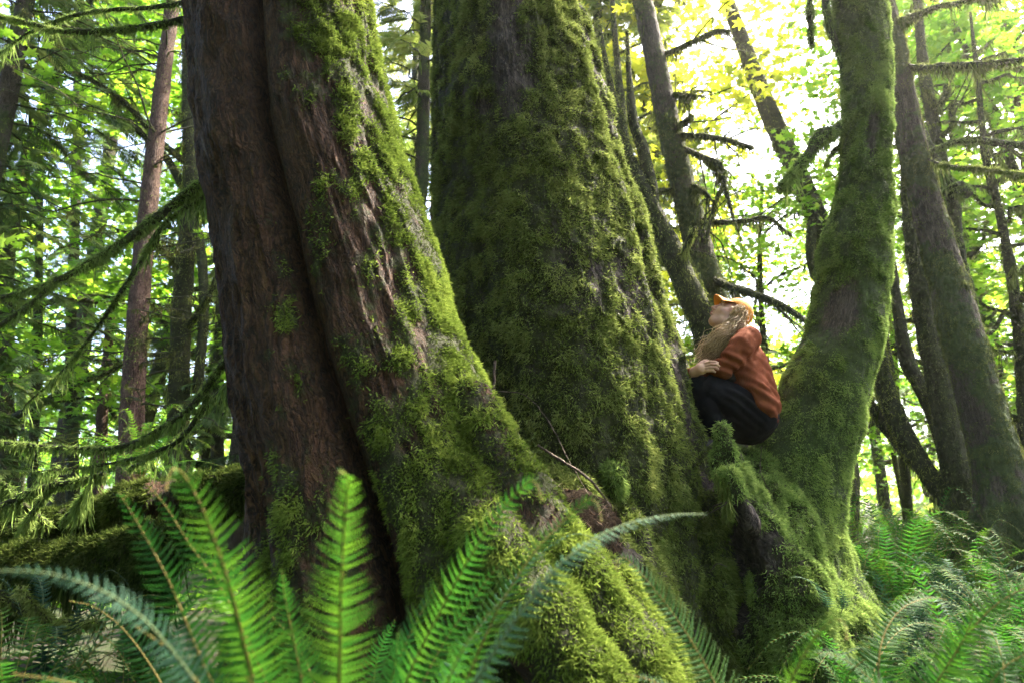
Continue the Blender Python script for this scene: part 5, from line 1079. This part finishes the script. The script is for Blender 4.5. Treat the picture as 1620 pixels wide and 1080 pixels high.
for nm, mt, off in (('brim', 'cap', .0022), ('brim_underside', 'brim', -.0012)):
    nu, nv = 25, 10; ph = np.linspace(-.75, .75, nu)[:, None]; t = np.linspace(0, 1, nv)[None]
    rx = .088 + t * .085 * np.cos(ph * .95) ** .8; x = rx * np.cos(ph); y = (.060 + .016 * t) * np.sin(ph) / math.sin(.75) * .98 * np.ones_like(t)
    hgt = .004 - .026 * (y / .088) ** 2 * (.3 + .7 * t) - .036 * t
    top = CC + x[..., None] * CF + y[..., None] * SD + (hgt + off)[..., None] * CU; bot = top - CU * .0026
    V = np.concatenate([top.reshape(-1, 3), bot.reshape(-1, 3)]); Fg = grid_faces(nu, nv, False); k = nu * nv
    ed = [i * nv + nv - 1 for i in range(nu)]; sidef = [[ed[i], ed[i + 1], ed[i + 1] + k, ed[i] + k] for i in range(nu - 1)]
    for e0, e1 in ((0, 0), ((nu - 1) * nv, 0)):
        sidef += [[e0 + j, e0 + j + 1, e0 + j + 1 + k, e0 + j + k] for j in range(nv - 1)]
    g = G(); g.add(V, [Fg, Fg[:, ::-1] + k, np.array(sidef)]); b_ = rel(g.build(nm, MAT[mt], o)); b_.matrix_parent_inverse = Matrix()
# eyelets
g = G()
for a in (-.6, -1.6, -2.5):
    for e in (.075,):
        c = CC + CF * math.cos(a) * .068 + SD * math.sin(a) * .060 + CU * .055
        V, F = surfnets(lambda X: sd_ell(X, c, (.003,) * 3), c - .006, c + .006, .002); g.add(V, F)
b_ = rel(g.build('eyelets', MAT['black'], o)); b_.matrix_parent_inverse = Matrix()

# ---- long wavy blond hair
def fhair(X):
    d = sd_ell(X, H(-.034, .008), (.074, .078, .080), HR)
    d = smin(d, sd_chain(X, Wl([(400, 255, -.05), (390, 298, -.080), (325, 352, -.095), (262, 410, -.09), (222, 465, -.075)]), [.034, .028, .020, .014, .008], .03), .03)
    return d
lo, hi = box(Wl([(190, 500, -.16), (500, 120, .12)]), .03); hr = solid(fhair, lo, hi, .006, 'hair', MAT['hair'], person, tint=.35, disp=lambda V: .006 * noise(V * A(60, 60, 25), 3) - .004)
g = G(); r9 = np.random.default_rng(4)
for k in range(1150):
    s = -1 if k % 5 else 1; u0 = r9.random()
    st_ = H(-.080 + .085 * u0, .045 - .02 * r9.random() - .05 * (1 - u0), s * (.082 - .012 * u0)) 
    j = r9.normal(size=3) * .013; e = r9.random()
    mids = [W(412 - 25 * u0, 215 + 35 * r9.random(), s * .092) + j, W(402 - 42 * u0, 285, s * .092) + j * 1.2, W(345 + 22 * (e - .5) - 12 * u0, 338, s * .11) + j * 1.5]
    if e > .28: mids += [W(275 + 40 * (r9.random() - .5), 400, s * .115) + j * 2]
    if e > .55: mids += [W(225 + 45 * (r9.random() - .5), 470 + 25 * r9.random(), s * .105) + j * 2.2]
    q = spline([st_] + mids, 34); tt = np.linspace(0, 1, 34); am = .010 * tt ** .5; f = r9.uniform(9, 15); ph = r9.uniform(0, 6.28)
    q = q + np.stack([np.sin(tt * f * 2 + ph) * am, np.cos(tt * f * 2 + ph) * am * .8, np.sin(tt * f * 1.7 + ph * 2) * am * .6], -1)
    V, F, N, uv = tube(q, np.concatenate([np.full(28, .0012), np.linspace(.0012, .0006, 6)]), 4); g.add(V, F, tint=float(np.clip(.5 + .32 * r9.normal(), 0, 1)))
for k in range(14):      # loose strands over the cheek and behind the neck
    a = H(.02 + .03 * r9.random(), .02, -.078); b = W(362 + 20 * r9.random(), 215 + 20 * r9.random(), -.085); c = W(345 + 60 * r9.random(), 290, -.095)
    q = spline([a, b, c], 20) + .004 * noise(np.linspace(0, 6, 20)[:, None] * A(1, 0, 0) + k, 3)[:, None]; V, F, N, uv = tube(q, .0015, 4); g.add(V, F, tint=.7)
h2 = rel(g.build('strands', MAT['hair'], hr)); h2.matrix_parent_inverse = Matrix()
# ================================================================ the hazy air
g = G(); bx = (-135, -112, -1.6, 135, 152, 52)
V = A([[x, y, z] for x in (bx[0], bx[3]) for y in (bx[1], bx[4]) for z in (bx[2], bx[5])])
g.add(V, np.array([[0, 1, 3, 2], [4, 6, 7, 5], [0, 4, 5, 1], [2, 3, 7, 6], [0, 2, 6, 4], [1, 5, 7, 3]]))
m = bpy.data.materials.new('haze'); m.use_nodes = True; t = m.node_tree; t.nodes.clear(); ou = t.nodes.new('ShaderNodeOutputMaterial')
pv = t.nodes.new('ShaderNodeVolumePrincipled'); pv.inputs['Color'].default_value = (1, .96, .86, 1); pv.inputs['Density'].default_value = .0007; pv.inputs['Anisotropy'].default_value = .8
t.links.new(pv.outputs[0], ou.inputs['Volume'])
tag(g.build('haze', m, smooth=False), 'thin sunlit haze hanging between the trees', 'haze', kind='stuff')
